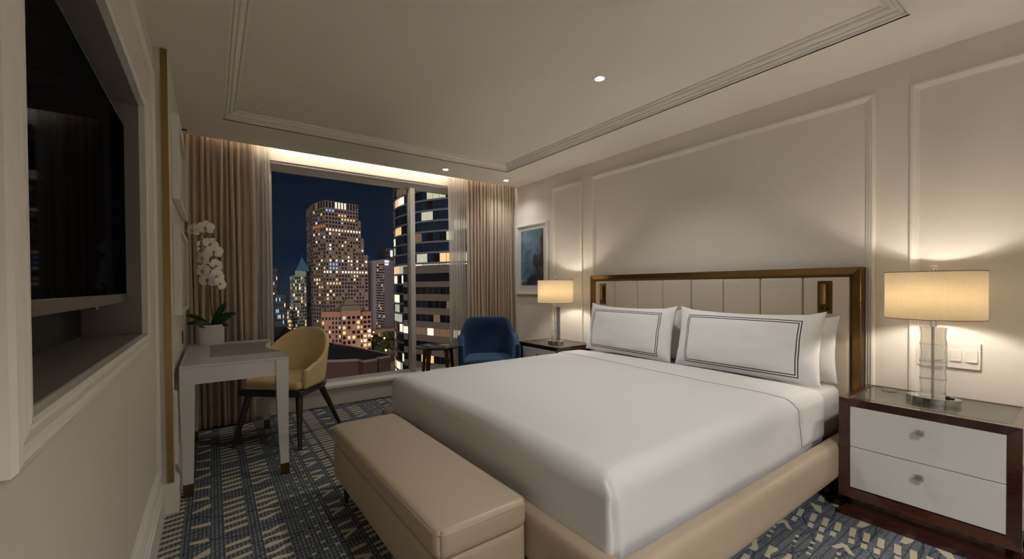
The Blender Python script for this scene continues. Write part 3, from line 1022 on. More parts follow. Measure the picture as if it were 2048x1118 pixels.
# ------------------------------------------------------------------ nightstands
def nightstand(loc, label):
    t = thing('nightstand', label, 'nightstand', loc, 0, 'wooden nightstands beside the bed')
    w = .305; D = .475; z0, z1 = .092, .600; b = .044
    # carcass: mitred picture-frame front with chamfer, box behind
    bm = new()
    P = [(0, 0), (0, .03), (b, .012), (b, 0)]
    n_ = (-1, 0, 0); xf0 = .03
    molding_strip(bm, (xf0, -w, z1), (xf0, w, z1), (0, 0, -1), n_, P, 1, 1)
    molding_strip(bm, (xf0, -w, z0), (xf0, w, z0), (0, 0, 1), n_, P, 1, 1)
    molding_strip(bm, (xf0, -w, z0), (xf0, -w, z1), (0, 1, 0), n_, P, 1, 1)
    molding_strip(bm, (xf0, w, z0), (xf0, w, z1), (0, -1, 0), n_, P, 1, 1)
    box(bm, xf0, D, -w, -w + .03, z0, z1); box(bm, xf0, D, w - .03, w, z0, z1)
    box(bm, xf0, D, -w, w, z0, z0 + .03); box(bm, D - .02, D, -w + .03, w - .03, z0 + .03, z1); box(bm, xf0, D - .02, -w + .03, w - .03, z1 - .04, z1 - .012)
    obj('body', bm, MAHOG, t)
    obj('top_inlay', bx(.034, D - .022, -w + .032, w - .032, z1 - .012, z1 - .006), mat('beige_inlay', (226, 218, 202), .35, var=.02), t)
    bm = new(); gx0, gx1, gy = .034, D - .022, w - .032
    ring = lambda i, z: [(gx0 + i, -gy + i, z), (gx1 - i, -gy + i, z), (gx1 - i, gy - i, z), (gx0 + i, gy - i, z)]
    loft(bm, [ring(0, z1 - .005), ring(0, z1 - .002), ring(.018, z1 + .001)])
    obj('glass_top', bm, TOPGLASS, t)
    for za, zb_ in ((.142, .3495), (.3525, .5575)):
        d = obj('drawer', bx(.014, .032, -w + b, w - b, za, zb_), WHITELAC, t, bevel=.0015)
        zc = za + (zb_ - za) * .70
        kb = obj('knob', knob_bm(zc), CRYSTAL, d)
        bm = new(); lathe(bm, [(.010, 0), (.010, .003), (.004, .004), (.004, .014), (.007, .016), (.0005, .017)], 16); xf(bm, Matrix.Translation((.014, 0, zc)) @ Matrix.Rotation(-PI / 2, 4, 'Y')); obj('knob_rose', bm, CHROME, d, smooth=True)
    bm = new(); box(bm, .03, D, -w + .046, w - .046, .045, z0); obj('plinth', bm, MAHOG, t)
    bm = new()
    for k, (o_, a, c) in enumerate(((.0, 0, .022), (.008, .022, .030), (.016, .030, .038), (.024, .038, .046))):
        box(bm, -.020 + o_, D, -w + o_, w - o_, a, c)
    obj('base', bm, MAHOG, t)
    return t


def knob_bm(zc):
    bm = new()
    for dy, dz, s in ((-.008, .006, .010), (.008, .006, .010), (-.008, -.006, .010), (.008, -.006, .010), (0, 0, .011)):
        vs = bmesh.ops.create_icosphere(bm, subdivisions=1, radius=s)['verts']
        for v in vs: v.co = Vector((v.co.x * .8 - .006, v.co.y * 1.1 + dy, v.co.z * .9 + dz + zc))
    return bm


ns1 = nightstand((2.65, .470, 0), 'dark wood nightstand with white drawers, nearest at the right')
ns2 = nightstand((2.65, 3.262, 0), 'dark wood nightstand with white drawers, on the far side by the armchair')


# ------------------------------------------------------------------ lamps
def table_lamp(loc, label, e):
    t = thing('table_lamp', label, 'lamp', loc, 0, 'crystal table lamps on the nightstands')
    n = 48
    bm = new(); loft(bm, [circ(.098, z, n, rx=.068) for z in (0, .0035)] + [circ(.098 - .0015, .0045, n, rx=.0665)] + [circ(.0985, .006, n, rx=.0685), circ(.0985, .024, n, rx=.0685), circ(.0965, .0265, n, rx=.0665)])
    obj('base', bm, CHROME, t, smooth=True, autosmooth=.6)
    for k in range(4):
        z = .029 + k * .0855
        bm = new()
        hw, hx = .0445, .026
        rings = []
        m = 9
        for j in range(m):
            zz = z + .0835 * j / (m - 1)
            c = 0 if j in (0, m - 1) else .0
            pinch = -.004 * (1 - abs(2 * j / (m - 1) - 1) ** 2)
            a, b = hw + .002 + pinch, hx
            rings.append([(-b, -a + .004, zz), (-b + .004, -a, zz), (b - .004, -a, zz), (b, -a + .004, zz), (b, a - .004, zz), (b - .004, a, zz), (-b + .004, a, zz), (-b, a - .004, zz)])
        loft(bm, rings)
        obj('crystal_block', bm, CRYSTAL, t)
    bm = new(); tube(bm, [(0, 0, .024), (0, 0, .44)], .0055, 12); lathe(bm, [(.012, .372), (.012, .412), (.016, .414), (.016, .43)], 20); obj('pole', bm, mat('polished_steel', (196, 194, 190), .28, .85, var=.01), t, smooth=True, autosmooth=.6)
    z0, z1, R = .414, .644, .181
    bm = new(); lathe(bm, [(R, z0), (R, z1)], 72, cap=False)
    sh = obj('lamp_shade', bm, SHADE, t, smooth=True)
    s = sh.modifiers.new('t', 'SOLIDIFY'); s.thickness = .0012
    bm = new()
    bm.free()
    for zz in (z0, z1):
        bm = new(); tube(bm, [(R * math.cos(a), R * math.sin(a), zz) for a in [2 * PI * i / 72 for i in range(73)]], .0018, 6, cap=False)
        obj('shade_trim', bm, SHADE_EDGE, sh, smooth=True)
    bm = new()
    for a in (.3, .3 + 2 * PI / 3, .3 + 4 * PI / 3): tube(bm, [(0, 0, z1 - .012), (R * math.cos(a), R * math.sin(a), z1 - .004)], .0015, 6)
    obj('spider', bm, STEEL, sh)
    bm = new(); tube(bm, [(0, 0, .43), (0, 0, z1 + .004)], .0028, 8); obj('harp_rod', bm, STEEL, t)
    bm = new(); lathe(bm, [(.006, z1), (.008, z1 + .004), (.006, z1 + .008), (.012, z1 + .012), (.0165, z1 + .020), (.0165, z1 + .025), (.011, z1 + .033), (.0005, z1 + .036)], 24)
    obj('finial', bm, CRYSTAL, t, smooth=True)
    bm = new(); lathe(bm, [(.0005, .445), (.012, .45), (.014, .47), (.027, .51), (.030, .530), (.024, .552), (.0005, .562)], 24, .0, .0)
    bulb = obj('bulb', bm, mat('bulb_glass', (255, 230, 200), emit=(255, 214, 160), estr=4), t, smooth=True)
    bulb.visible_shadow = True
    l = add_light('bulb_lamp', 'POINT', (.035, 0, .52), e, (1, .91, .80), size=.02); l.parent = t
    l2 = add_light('bulb_lamp', 'POINT', (-.035, 0, .52), e, (1, .91, .80), size=.02); l2.parent = t
    return t


l1 = table_lamp((2.905, .466, .6012), 'crystal lamp with drum shade on the nightstand nearest the camera', 2.5)
bm = new(); tube(bm, [(.0, -.045, .030), (.0, -.06, .030)], .006, 8); box(bm, -.006, .012, -.075, -.045, .026, .031); obj('switch_knob', bm, BLACKPL, l1)
l2 = table_lamp((2.865, 3.228, .6012), 'crystal lamp with drum shade on the far nightstand by the artwork', 2.5)
t = thing('glass_coaster', 'round clear glass coaster on the near nightstand by the headboard', 'coaster', (3.02, .655, .6012))
bm = new(); lathe(bm, [(.030, 0), (.033, .002), (.033, .005), (.028, .006), (.026, .004), (.0005, .004)], 32); obj('disc', bm, CRYSTAL, t, smooth=True)

# ------------------------------------------------------------------ desk
dk = thing('writing_desk', 'white lacquered desk with grey leather inlay by the left wall', 'desk', (-.155, 2.985, 0))
def notch(x1, inset=0, full=True):
    P = []
    for k in range(25):
        u = k / 24
        yy = .285 + inset + (.665 - 2 * inset) * u
        P.append((x1 - .070 * math.sin(PI * u) ** .8, yy))
    return P
DX, DYL = .545, 1.145
outline = [(0, 0), (DX, 0)] + notch(DX) + [(DX, DYL), (0, DYL)]
bm = new(); prism(bm, outline, .738, .750); obj('desk_top', bm, WHITELAC2, dk, bevel=.0015)
ins = .006
outline2 = [(ins, ins), (DX - ins, ins)] + [(x - ins, y) for x, y in notch(DX)] + [(DX - ins, DYL - ins), (ins, DYL - ins)]
bm = new(); prism(bm, outline2, .640, .7375); obj('apron', bm, WHITELAC2, dk)
pad = [(.138, .290)] + [(x, y) for x, y in notch(DX)] + [(.138, .955)]
pad = [(.138, .285)] + notch(DX) + [(.138, .950)]
bm = new(); prism(bm, pad, .7501, .7516); obj('leather_inlay', bm, GREY, dk)
for cx, cy, sx, sy in ((.034, .034, -1, -1), (DX - .034, .034, 1, -1), (.034, DYL - .034, -1, 1), (DX - .034, DYL - .034, 1, 1)):
    def leg_c(z):
        t_ = 1 - z / .738
        fl = .020 * max(0, t_ - .35) ** 1.6 * (1 if sx > 0 else .1)
        return (cx + sx * fl, cy + sy * .2 * fl, z)
    def leg_s(z):
        s = .0345 if z > .60 else .0345 - .0125 * ((.60 - z) / .60)
        return (s, s)
    bm = new(); q = ((-1, -1), (1, -1), (1, 1), (-1, 1))
    zs = [.072] + [.1 + i * .05 for i in range(11)] + [.61, .6375 + .1]
    loft(bm, [[(leg_c(z)[0] + a * leg_s(z)[0], leg_c(z)[1] + b * leg_s(z)[1], z) for a, b in q] for z in zs])
    lg = obj('leg', bm, WHITELAC2, dk)
    bm = new(); loft(bm, [[(leg_c(z)[0] + a * (leg_s(z)[0] + .001), leg_c(z)[1] + b * (leg_s(z)[1] + .001), z) for a, b in q] for z in (0, .074)])
    obj('brass_foot_cap', bm, BRONZE, lg)


# ------------------------------------------------------------------ tub chairs
def shell_bm(hw, back, front, zb, rim, th, lean, n=72, flare=0.0, taper=.0, e=.78):
    """U-shaped wrap; +y is the front. rim(u) gives rim height for u in -1..1 (0 = middle of back)."""
    bm = new()
    pts = []
    # plan path: superellipse back and straight arms
    L = front + (back - hw * .0)
    for i in range(n + 1):
        u = -1 + 2 * i / n
        a = abs(u)
        if a < .62:
            ang = a / .62 * PI / 2
            x = hw * math.sin(ang) ** e; y = -back * math.cos(ang) ** e
        else:
            k = (a - .62) / .38
            x = hw - taper * k; y = front * k
        pts.append((math.copysign(x, u) if u else 0, y, u))
    rings = []
    for i, (x, y, u) in enumerate(pts):
        p = Vector((x, y, 0)); q0 = Vector(pts[max(0, i - 1)][:2] + (0,)); q1 = Vector(pts[min(n, i + 1)][:2] + (0,))
        d = (q1 - q0).normalized(); nrm = Vector((d.y, -d.x, 0))       # outward
        if nrm.dot(p - Vector((0, .0, 0))) < 0: nrm = -nrm
        h = rim(u)
        bk = max(0, 1 - abs(u) / .75)
        sec = []
        m = 8
        for k in range(m + 1):                     # outside going up
            z = zb + (h - th / 2 - zb) * k / m
            s = (z - zb) / .4
            o_ = lean * bk * s + flare * s - .018 * (1 - s) ** 2
            sec.append(p + nrm * (th / 2 + o_) + Vector((0, 0, z)))
        for k in range(1, 6):                      # rounded rim
            a = PI * k / 6
            s = (h - zb) / .4
            sec.append(p + nrm * (math.cos(a) * th / 2 + lean * bk * s + flare * s - .018 * max(0, 1 - s) ** 2) + Vector((0, 0, h - th / 2 + math.sin(a) * th / 2)))
        for k in range(m, -1, -1):                 # inside going down
            z = zb + (h - th / 2 - zb) * k / m
            s = (z - zb) / .4
            o_ = lean * bk * s + flare * s - .018 * (1 - s) ** 2
            sec.append(p + nrm * (-th / 2 + o_) + Vector((0, 0, z)))
        rings.append(sec)
    # round off the arm ends
    for end, sg in ((0, 1), (-1, 1)):
        base = rings[end]
        c = [sum((v for v in base), Vector()) / len(base)]
        extra = []
        for k, (sc, dy) in enumerate(((.82, .010), (.45, .016))):
            mid_i = len(base) // 2
            ring = []
            for q in range(len(base)):
                o_ = base[len(base) - 1 - q]
                mid = (base[q] + o_) / 2
                ring.append(mid + (base[q] - mid) * sc + Vector((0, dy, 0 if q in (0, len(base) - 1) else -.004 * k)))
            extra.append(ring)
        if end == 0: rings = extra[::-1] + rings
        else: rings = rings + extra
    loft(bm, rings, close=True, cap=True)
    return bm


def lerp(a, b, t): t = max(0, min(1, t)); t = t * t * (3 - 2 * t); return a + (b - a) * t


# desk chair
ch = thing('desk_chair', 'mustard leather tub chair with dark legs at the white desk', 'chair', (.500, 3.765, 0), 0)
ch.rotation_euler = (0, 0, math.atan2(-(-.66), -.75))      # local +y points to the desk
def rim_chair(u):
    a = abs(u)
    return lerp(.845, .60, (a - .06) / .70) if a < .76 else lerp(.60, .570, (a - .76) / .24)
bm = shell_bm(.252, .250, .175, .425, rim_chair, .036, .055, e=.95)
obj('backrest', bm, MUSTARD, ch, smooth=True)
def seat_shape(p):
    # D plan: pinch the back corners
    k = max(0, min(1, (-p.y) / .24))
    return Vector((p.x * (1 - .28 * k * k), p.y, p.z + (.012 * (1 - (p.x / .24) ** 2) if p.z > .44 else 0)))
bm = new(); rbox(bm, -.226, .226, -.222, .245, .418, .480, .028, 26, 26, 8, seat_shape); obj('seat', bm, MUSTARD, ch, smooth=True)
bm = new(); rbox(bm, -.250, .250, -.252, .255, .372, .420, .012, 26, 26, 6, lambda p: Vector((p.x * (1 - .30 * max(0, min(1, -p.y / .25)) ** 2) * (1 - .5 * (.42 - p.z)), p.y * (1 - .5 * (.42 - p.z)), p.z)))
obj('seat_frame', bm, WENGE, ch, smooth=True)
for sx, sy, tx, ty in ((-1, 1, .20, .19), (1, 1, .20, .19), (-1, -1, .15, .17), (1, -1, .15, .17)):
    bx_, by_ = sx * .262, (sy * .285 if sy > 0 else -.292)
    bm = new(); tube(bm, [(bx_, by_, 0), (sx * tx, sy * ty, .385)], [.014, .027], 14); obj('leg', bm, WENGE, ch, smooth=True, autosmooth=.8)

# blue armchair
ac = thing('armchair', 'blue velvet armchair in the corner beside the far nightstand', 'armchair', (2.410, 3.80, 0), 0)
ac.rotation_euler = (0, 0, math.atan2(.50, -.87))
def rim_arm(u):
    a = abs(u)
    return lerp(.838, .665, (a - .22) / .24) if a < .50 else lerp(.665, .60, (a - .50) / .50)
bm = shell_bm(.290, .265, .26, .20, rim_arm, .055, .05, n=84, e=.92)
wrap = obj('backrest', bm, VELVET, ac, smooth=True)
bm = new(); rbox(bm, -.255, .255, -.225, .285, .30, .435, .04, 24, 24, 8, lambda p: Vector((p.x * (1 - .2 * max(0, min(1, -p.y / .24)) ** 2), p.y, p.z + (.015 * (1 - (p.x / .26) ** 2) * (1 - (p.y / .3) ** 2) if p.z > .4 else 0))))
obj('seat', bm, VELVET, ac, smooth=True)
bm = new(); rbox(bm, -.25, .25, -.23, .27, .18, .30, .03, 16, 16, 6); obj('seat_base', bm, VELVET, ac, smooth=True)
for sx, sy in ((-1, 1), (1, 1), (-1, -1), (1, -1)):
    bm = new(); tube(bm, [(sx * .24, sy * .22, 0), (sx * .20, sy * .18, .19)], [.011, .018], 12); obj('leg', bm, WENGE, ac, smooth=True, autosmooth=.8)
# piping along outer rim edge
bm = new(); path = []
for i in range(85):
    u = -1 + 2 * i / 84; a = abs(u)
    if a < .62: ang = a / .62 * PI / 2; x = .290 * math.sin(ang) ** .92; y = -.265 * math.cos(ang) ** .92
    else: x = .290; y = .26 * (a - .62) / .38
    x = math.copysign(x, u); h = rim_arm(u); s = (h - .20) / .4; bk = max(0, 1 - a / .75)
    o_ = .0275 + .05 * bk * s
    r_ = math.hypot(x, y + .0) or 1
    nx_, ny_ = (math.copysign(1, u), 0) if a >= .62 else (x / r_, y / r_)
    path.append((x + nx_ * (o_ - .004), y + ny_ * (o_ - .004), h - .014))
tube(bm, path, .0035, 6); obj('piping', bm, PIPING, wrap, smooth=True)

# side table
st = thing('side_table', 'small round dark side table in front of the window', 'side table', (1.975, 4.135, 0))
bm = new(); lathe(bm, [(.0005, .531), (.225, .531), (.236, .538), (.238, .544), (.236, .549), (.232, .550), (.0005, .550)], 56); obj('table_top', bm, DARKTOP, st, smooth=True, autosmooth=.6)
for k in range(4):
    a = PI / 4 + k * PI / 2 - .25
    ca, sa = math.cos(a), math.sin(a)
    bm = new()
    P = [(.205, 0), (.150, .531)]
    tdir = Vector((-sa, ca, 0)); rdir = Vector((ca, sa, 0))
    loft(bm, [[rdir * (r_ + dr) + tdir * dt + Vector((0, 0, z)) for dr, dt in ((-.008, -w_), (.008, -w_), (.008, w_), (-.008, w_))] for r_, z, w_ in ((.215, 0, .014), (.185, .30, .020), (.165, .532, .028))])
    obj('leg', bm, BRONZE, st, bevel=.002)

# ------------------------------------------------------------------ orchid
PX, PY_ = -.006, 4.035
orc = thing('potted_orchid', 'white orchid in a round white pot on the desk', 'plant', (PX, PY_, .750))
bm = new(); lathe(bm, [(.0005, 0), (.078, 0), (.080, .003), (.085, .152), (.085, .155), (.081, .155), (.078, .135), (.0005, .135)], 48); obj('pot', bm, POT, orc, smooth=True, autosmooth=.7)


def leaf_bm(L, w, az, rise, curl, z0=.135):
    bm = new(); rows = []
    n = 14
    for i in range(n + 1):
        s = i / n
        r = L * s * (1 - .12 * curl * s)
        z = z0 + rise * L * (s - curl * s * s)
        ww = w * math.sin(PI * min(1, .12 + .88 * s)) ** .7 if s < 1 else 0.0005
        ww = max(ww, .0008)
        c = Vector((r * math.cos(az), r * math.sin(az), z)); t_ = (Vector((-math.sin(az), math.cos(az), 0)) * .62 + Vector((0, 0, 1)) * (.78 if math.sin(az) > 0 else -.78)).normalized()
        row = []
        for j in range(-3, 4):
            q = j / 3
            row.append(bm.verts.new(c + t_ * ww * q + Vector((0, 0, abs(q) ** 1.3 * ww * .45))))
        rows.append(row)
    for a, b in zip(rows, rows[1:]):
        for j in range(6): bm.faces.new((a[j], a[j + 1], b[j + 1], b[j]))
    return bm


for L, w, azd, rise, curl in ((.215, .036, 143, .58, .30), (.19, .030, 150, .25, .5), (.205, .034, -38, .62, .15), (.14, .024, -30, .15, .5), (.15, .030, -50, 1.35, .06), (.13, .026, 205, .45, .5), (.14, .024, 235, .15, .5)):
    o = obj('leaf', leaf_bm(L, w, math.radians(azd), rise, curl), LEAF, orc, smooth=True)
    s = o.modifiers.new('t', 'SOLIDIFY'); s.thickness = .003


def uvz(px, py):   # picture plane of the spray -> local offsets (metres) about the pot axis
    return (px - 423) * .00318, .155 + (648 - py) * .00378


stem_pts = [(431, 655), (428, 640), (423, 620), (421, 590), (422, 560), (423, 530), (423, 505), (419, 485), (411, 470), (404, 458), (403, 450), (409, 446), (418, 446)]
R_ = Vector((.8125, -.583, 0))
sp = []
for px, py in stem_pts:
    a, z = uvz(px, py); sp.append(R_ * a + Vector((0, 0, z)))
bm = new(); tube(bm, sp, [.004, .004, .0038, .0036, .0034, .0033, .003, .003, .0028, .0026, .0022, .002, .0016], 8)
stem = obj('stem', bm, STEM, orc, smooth=True)


def petal(bm, ang, L, w, tilt, mi=0, cup=.2):
    rows = []
    n = 8
    d = Vector((math.cos(ang), 0, math.sin(ang))); s_ = Vector((-math.sin(ang), 0, math.cos(ang))); f_ = Vector((0, -1, 0))
    for i in range(n + 1):
        t_ = i / n
        ww = w * math.sin(PI * (.06 + .90 * t_)) ** .65
        c = d * (L * t_) + f_ * (tilt * L * t_ - .25 * L * t_ * t_)
        rows.append([bm.verts.new(c + s_ * ww * q + f_ * (cup * ww * q * q + .01 * L * math.sin(5 * q + 7 * t_))) for q in (-1, -.6, -.2, .2, .6, 1)])
    for a, b in zip(rows, rows[1:]):
        for j in range(5):
            f = bm.faces.new((a[j], a[j + 1], b[j + 1], b[j])); f.material_index = mi


def flower(px, py, size, yaw_, pit=0, rl=0):
    size *= 1.22
    a, z = uvz(px, py)
    pos = R_ * a + Vector((0, 0, z)) + Vector((-.583, -.8125, 0)) * .02
    bm = new(); L = size / 2
    for ang, l, w in ((90, 1, .42), (215, .95, .38), (325, .95, .38)): petal(bm, math.radians(ang), L * l, L * w, .0)
    for ang in (12, 168): petal(bm, math.radians(ang), L * 1.05, L * .62, .12)
    bmesh.ops.transform(bm, matrix=Matrix.Identity(4), verts=bm.verts[:])
    mm = Matrix.Translation(pos) @ Matrix.Rotation(-yaw + yaw_, 4, 'Z') @ Matrix.Rotation(pit, 4, 'X') @ Matrix.Rotation(rl, 4, 'Y')
    xf(bm, mm)
    o = obj('flower', bm, PETAL, orc, smooth=True)
    s = o.modifiers.new('t', 'SOLIDIFY'); s.thickness = .0012
    bm = new()
    vs = bmesh.ops.create_icosphere(bm, subdivisions=2, radius=L * .16)['verts']
    for v in vs: v.co = Vector((v.co.x, v.co.y * 1.4 - L * .12, v.co.z * 1.3 - L * .06))
    petal(bm, math.radians(270), L * .38, L * .16, .5)
    xf(bm, mm); obj('lip', bm, PETALY, o, smooth=True)
    # short stalk back to the stem
    near = min(sp, key=lambda q: (q - pos).length + max(0, q.z - pos.z) * 2)
    bm = new(); tube(bm, [near, near * .5 + pos * .5 + Vector((0, 0, .006)), pos + Vector((.583, .8125, 0)) * .006], .0014, 6); obj('stalk', bm, STEM, o, smooth=True)


for args in ((386, 453, .098, -.2, -.1), (417, 449, .098, .25, .05), (397, 488, .090, -1.0, -.1, .4), (428, 482, .085, .5, .2, .5), (436, 498, .098, .45, 0), (409, 511, .108, -.3, -.1),
             (441, 527, .085, 1.1, .2, .9), (409, 537, .104, -.2, 0), (443, 548, .088, 1.0, .1, .8), (420, 556, .112, .1, -.1), (450, 564, .080, 1.1, 0, .8)):
    flower(*args)
for px, py, s in ((391, 443, .010), (403, 446, .012), (441, 570, .011)):
    a, z = uvz(px, py)
    bm = new(); vs = bmesh.ops.create_icosphere(bm, subdivisions=2, radius=s)['verts']
    for v in vs: v.co.z *= 1.3
    xf(bm, Matrix.Translation(R_ * a + Vector((0, 0, z))))
    obj('bud', bm, BUD, orc, smooth=True)

# ------------------------------------------------------------------ the city outside
GZ = -48.0


def lit(name, col, k):
    return mat(name, col, .6, emit=col, estr=k * CITYK, var=.3, scale=2)


CITYK = .26
WDARK = mat('window_dark', (22, 24, 30), .15, var=.3, scale=.3)
WBLUE = mat('window_blue_dark', (34, 46, 66), .12, var=.3, scale=.3)
L_WARM = lit('lit_warm', (255, 206, 140), .9); L_WHITE = lit('lit_white', (255, 236, 205), 1.3); L_ORANGE = lit('lit_orange', (230, 140, 50), .6)
L_DIM = lit('lit_dim', (150, 124, 96), .22); L_BLUE = lit('lit_blue', (150, 190, 255), .7); L_GREEN = lit('lit_pale', (222, 222, 192), .5)
L_PURPLE = lit('lit_purple', (90, 70, 255), .8)
CONC_A = mat('pink_stone', (126, 112, 105), .85, var=.06, scale=.2)
CONC_B = mat('beige_concrete', (116, 106, 96), .85, var=.06, scale=.3)
CONC_H = mat('pale_concrete', (168, 160, 166), .85, var=.05, scale=.2)
CONC_D = mat('dark_stone', (58, 58, 64), .8, var=.1, scale=.2)
SPAN = mat('spandrel_metal', (118, 120, 130), .4, var=.06, scale=.3)
BRICKM = mat('red_brick', (74, 54, 44), .9, var=.15, scale=1)
BRICKP = mat('pink_brick', (168, 126, 104), .9, var=.06, scale=.5)
ROOFD = mat('dark_roof', (24, 22, 22), .95, var=.2, scale=.5)
ROOFC = mat('copper_roof', (120, 118, 92), .6, var=.08, scale=.5)
ROOFB = mat('blue_glass_roof', (60, 96, 124), .4, var=.1, scale=.4)
GREENB = mat('pale_green_frame', (150, 166, 152), .6, var=.1, scale=.3)
ALL = [WDARK, WBLUE, L_WARM, L_WHITE, L_ORANGE, L_DIM, L_BLUE, L_GREEN, L_PURPLE]


def wins_build(t, rects, keep=60):
    """rects: (p, u, w, z0, z1, out, material index) ; the most visible become parts of their own"""
    rects = sorted(rects, key=lambda r: (r[6] in (0, 1), ))
    def add(bm, r, mi):
        p, u, w, z0, z1, n, m = r
        q = [p + n * .02, p + u * w + n * .02, p + u * w - n * .25, p - n * .25]
        a = [bm.verts.new((v.x, v.y, z0)) for v in q]; b = [bm.verts.new((v.x, v.y, z1)) for v in q]
        bm.faces.new(a[::-1]).material_index = mi; bm.faces.new(b).material_index = mi
        for i in range(4): bm.faces.new((a[i], a[(i + 1) % 4], b[(i + 1) % 4], b[i])).material_index = mi
    for r in rects[:keep]:
        bm = new(); add(bm, r, 0); obj('window', bm, ALL[r[6]], t)
    if rects[keep:]:
        bm = new()
        for r in rects[keep:]: add(bm, r, r[6])
        obj('window_rows', bm, ALL, t, kind='stuff')


def face_windows(a, b, z0, z1, cols, rows, wf, hf, pick, inset=0):
    a, b = Vector((*a, 0)), Vector((*b, 0)); u = (b - a); W = u.length; u.normalize()
    n = Vector((u.y, -u.x, 0))
    out = []
    cw = W / cols; rh = (z1 - z0) / rows
    for i in range(cols):
        for k in range(rows):
            mi = pick(i, k)
            if mi is None: continue
            x = (i + .5 - wf / 2) * cw; z = z0 + (k + .5 - hf / 2) * rh
            out.append((a + u * x, u, cw * wf, z, z + rh * hf, n, mi))
    return out


def SC(p, s): return (p[0] * s, p[1] * s)
def SZ(z, s): return 1.19 + (z - 1.19) * s


def picker(seed, dens, weights=((2, 6), (3, 4), (5, 6))):
    rnd = random.Random(seed)
    bag = [m for m, w in weights for _ in range(w)]
    return lambda i, k: rnd.choice(bag) if rnd.random() < dens else 0


# main stepped tower
s = 1.65
A0, A1, A2, A3 = SC((49.8, 295.7), s), SC((49.0, 270.2), s), SC((52.8, 255), s), SC((52.8 + .97 * 20.05, 255 + .22 * 20.05), s)
topz = SZ(50.6, s)
t = thing('office_tower', 'tall stepped stone office tower with many small lit windows', 'building', (0, 0, 0))
bm = new()
dx, dy = .97, .22
def along(q, back=0): return SC((52.8 + dx * q - dy * back, 255 + dy * q + dx * back), s)
prism(bm, [A2, A3, along(20.05, 45), A0, A1], GZ, topz)
for q0, q1, z in ((20.0, 21.7, 41.1), (21.65, 23.6, 30.6), (23.55, 26.3, 20.8)):
    prism(bm, [along(q0, 0), along(q1, 0), along(q1, 40), along(q0, 40)], GZ, SZ(z, s))
obj('stone_body', bm, CONC_A, t)
rnd = random.Random(11)
fh = 2.2 * s
def pickA(i, k):
    row = k     # 0 = top
    if row == 0: return 3 if i in (3, 4, 5, 6) else 0
    if row == 1: return 6 if i in (0, 1, 2) else (3 if False else 0)
    if row == 3: return 2 if i in (5, 6, 7, 8, 9) else 0
    if row == 2: return 2 if i in (4, 5, 6) else 0
    if row == 4: return 6 if i == 5 else 0
    if row == 6: return (3 if rnd.random() < .8 else 2)
    if row in (14, 17) and rnd.random() < .6: return 3
    if row in (15, 16) and i in (1, 2, 3): return 6
    if row == 20 and i < 5: return 2
    r_ = rnd.random()
    return 2 if r_ < .05 else (3 if r_ < .09 else (5 if r_ < .40 else 0))
R = []
zt = topz - fh * 1.0
nrow = int((zt - GZ) / fh)
def tower_face(a, b, cols, pick, ztop, first, wf=.52):
    out = []
    for k in range(first, nrow - 4):
        z1 = zt - (k - 1) * fh - .3 * fh if k else topz - .5
        z0 = z1 - fh * .55 if k else topz - fh * 1.75
        aa, bb = Vector((*a, 0)), Vector((*b, 0)); u = (bb - aa); W = u.length; u.normalize(); n = Vector((u.y, -u.x, 0)); cw = W / cols
        for i in range(cols):
            out.append((aa + u * (i + .5 - wf / 2) * cw, u, cw * wf, z0 - .9 * fh * (k > 0), z1 - .9 * fh * (k > 0), n, pick(i, k)))
    return out
R += tower_face(A2, A3, 11, pickA, topz, 0)
for q0, q1, z, c in ((20.05, 21.7, 41.1, 1), (21.7, 23.6, 30.6, 1), (23.6, 26.3, 20.8, 1)):
    k0 = int((topz - SZ(z, s)) / fh) + 1
    R += tower_face(along(q0), along(q1), c, lambda i, k: pickA(11, k), 0, k0, .5)
def pickL(i, k):
    if k == 5: return 4
    if k == 3 and i == 2: return 8
    r_ = rnd.random(); return 2 if r_ < .10 else (3 if r_ < .15 else (5 if r_ < .40 else 0))
R += tower_face(A1, A2, 5, pickL, topz, 0)
R += tower_face(A0, A1, 7, lambda i, k: 5 if rnd.random() < .25 else 0, topz, 1)
wins_build(t, R, 99)

# hotel slab with balconies and lit lettering
s = 1.35
H0, H1, H2 = SC((.3013 * 340, 340), s), SC((.3382 * 312, 312), s), SC((.3616 * 325, 325), s)
t = thing('hotel_tower', 'pale slab tower with balcony stripes and lit lettering at the top', 'building')
bm = new(); zt_ = SZ(21.9, s)
prism(bm, [H0, H1, H2, (H2[0] + 5, H2[1] + 30), (H0[0] + 10, H0[1] + 40)], GZ, zt_); obj('concrete_body', bm, CONC_H, t)
rnd = random.Random(5)
R = face_windows(SC((.3013 * 340 + .9, 340 - 8.), s), H1, SZ(-34, s), SZ(19, s), 8, 27, .94, .50, lambda i, k: (2 if rnd.random() < .06 else (5 if rnd.random() < .1 else 0)))
wins_build(t, R, 99)
u = (Vector((*H2, 0)) - Vector((*H1, 0))).normalized()
def sign(t, txt, p, u, size, m, name='lit_lettering'):
    c = bpy.data.curves.new(name, 'FONT'); c.body = txt; c.size = size; c.extrude = .05; c.align_x = 'LEFT'
    c.offset = size * .02
    o = bpy.data.objects.new(name, c); COL.objects.link(o); c.materials.append(m)
    n = Vector((u.y, -u.x, 0))
    o.matrix_world = Matrix((u, Vector((0, 0, 1)), n)).transposed().to_4x4()
    o.location = p + n * .35
    bpy.context.view_layer.update()
    me = bpy.data.meshes.new_from_object(o.evaluated_get(bpy.context.evaluated_depsgraph_get()))
    q = bpy.data.objects.new(name, me); COL.objects.link(q); q.matrix_world = o.matrix_world.copy(); q.parent = t
    bpy.data.objects.remove(o)
    return q
W12 = (Vector((*H2, 0)) - Vector((*H1, 0))).length
pp = Vector((*H1, 0)) + u * 1.2; pp.z = SZ(19.6, s)
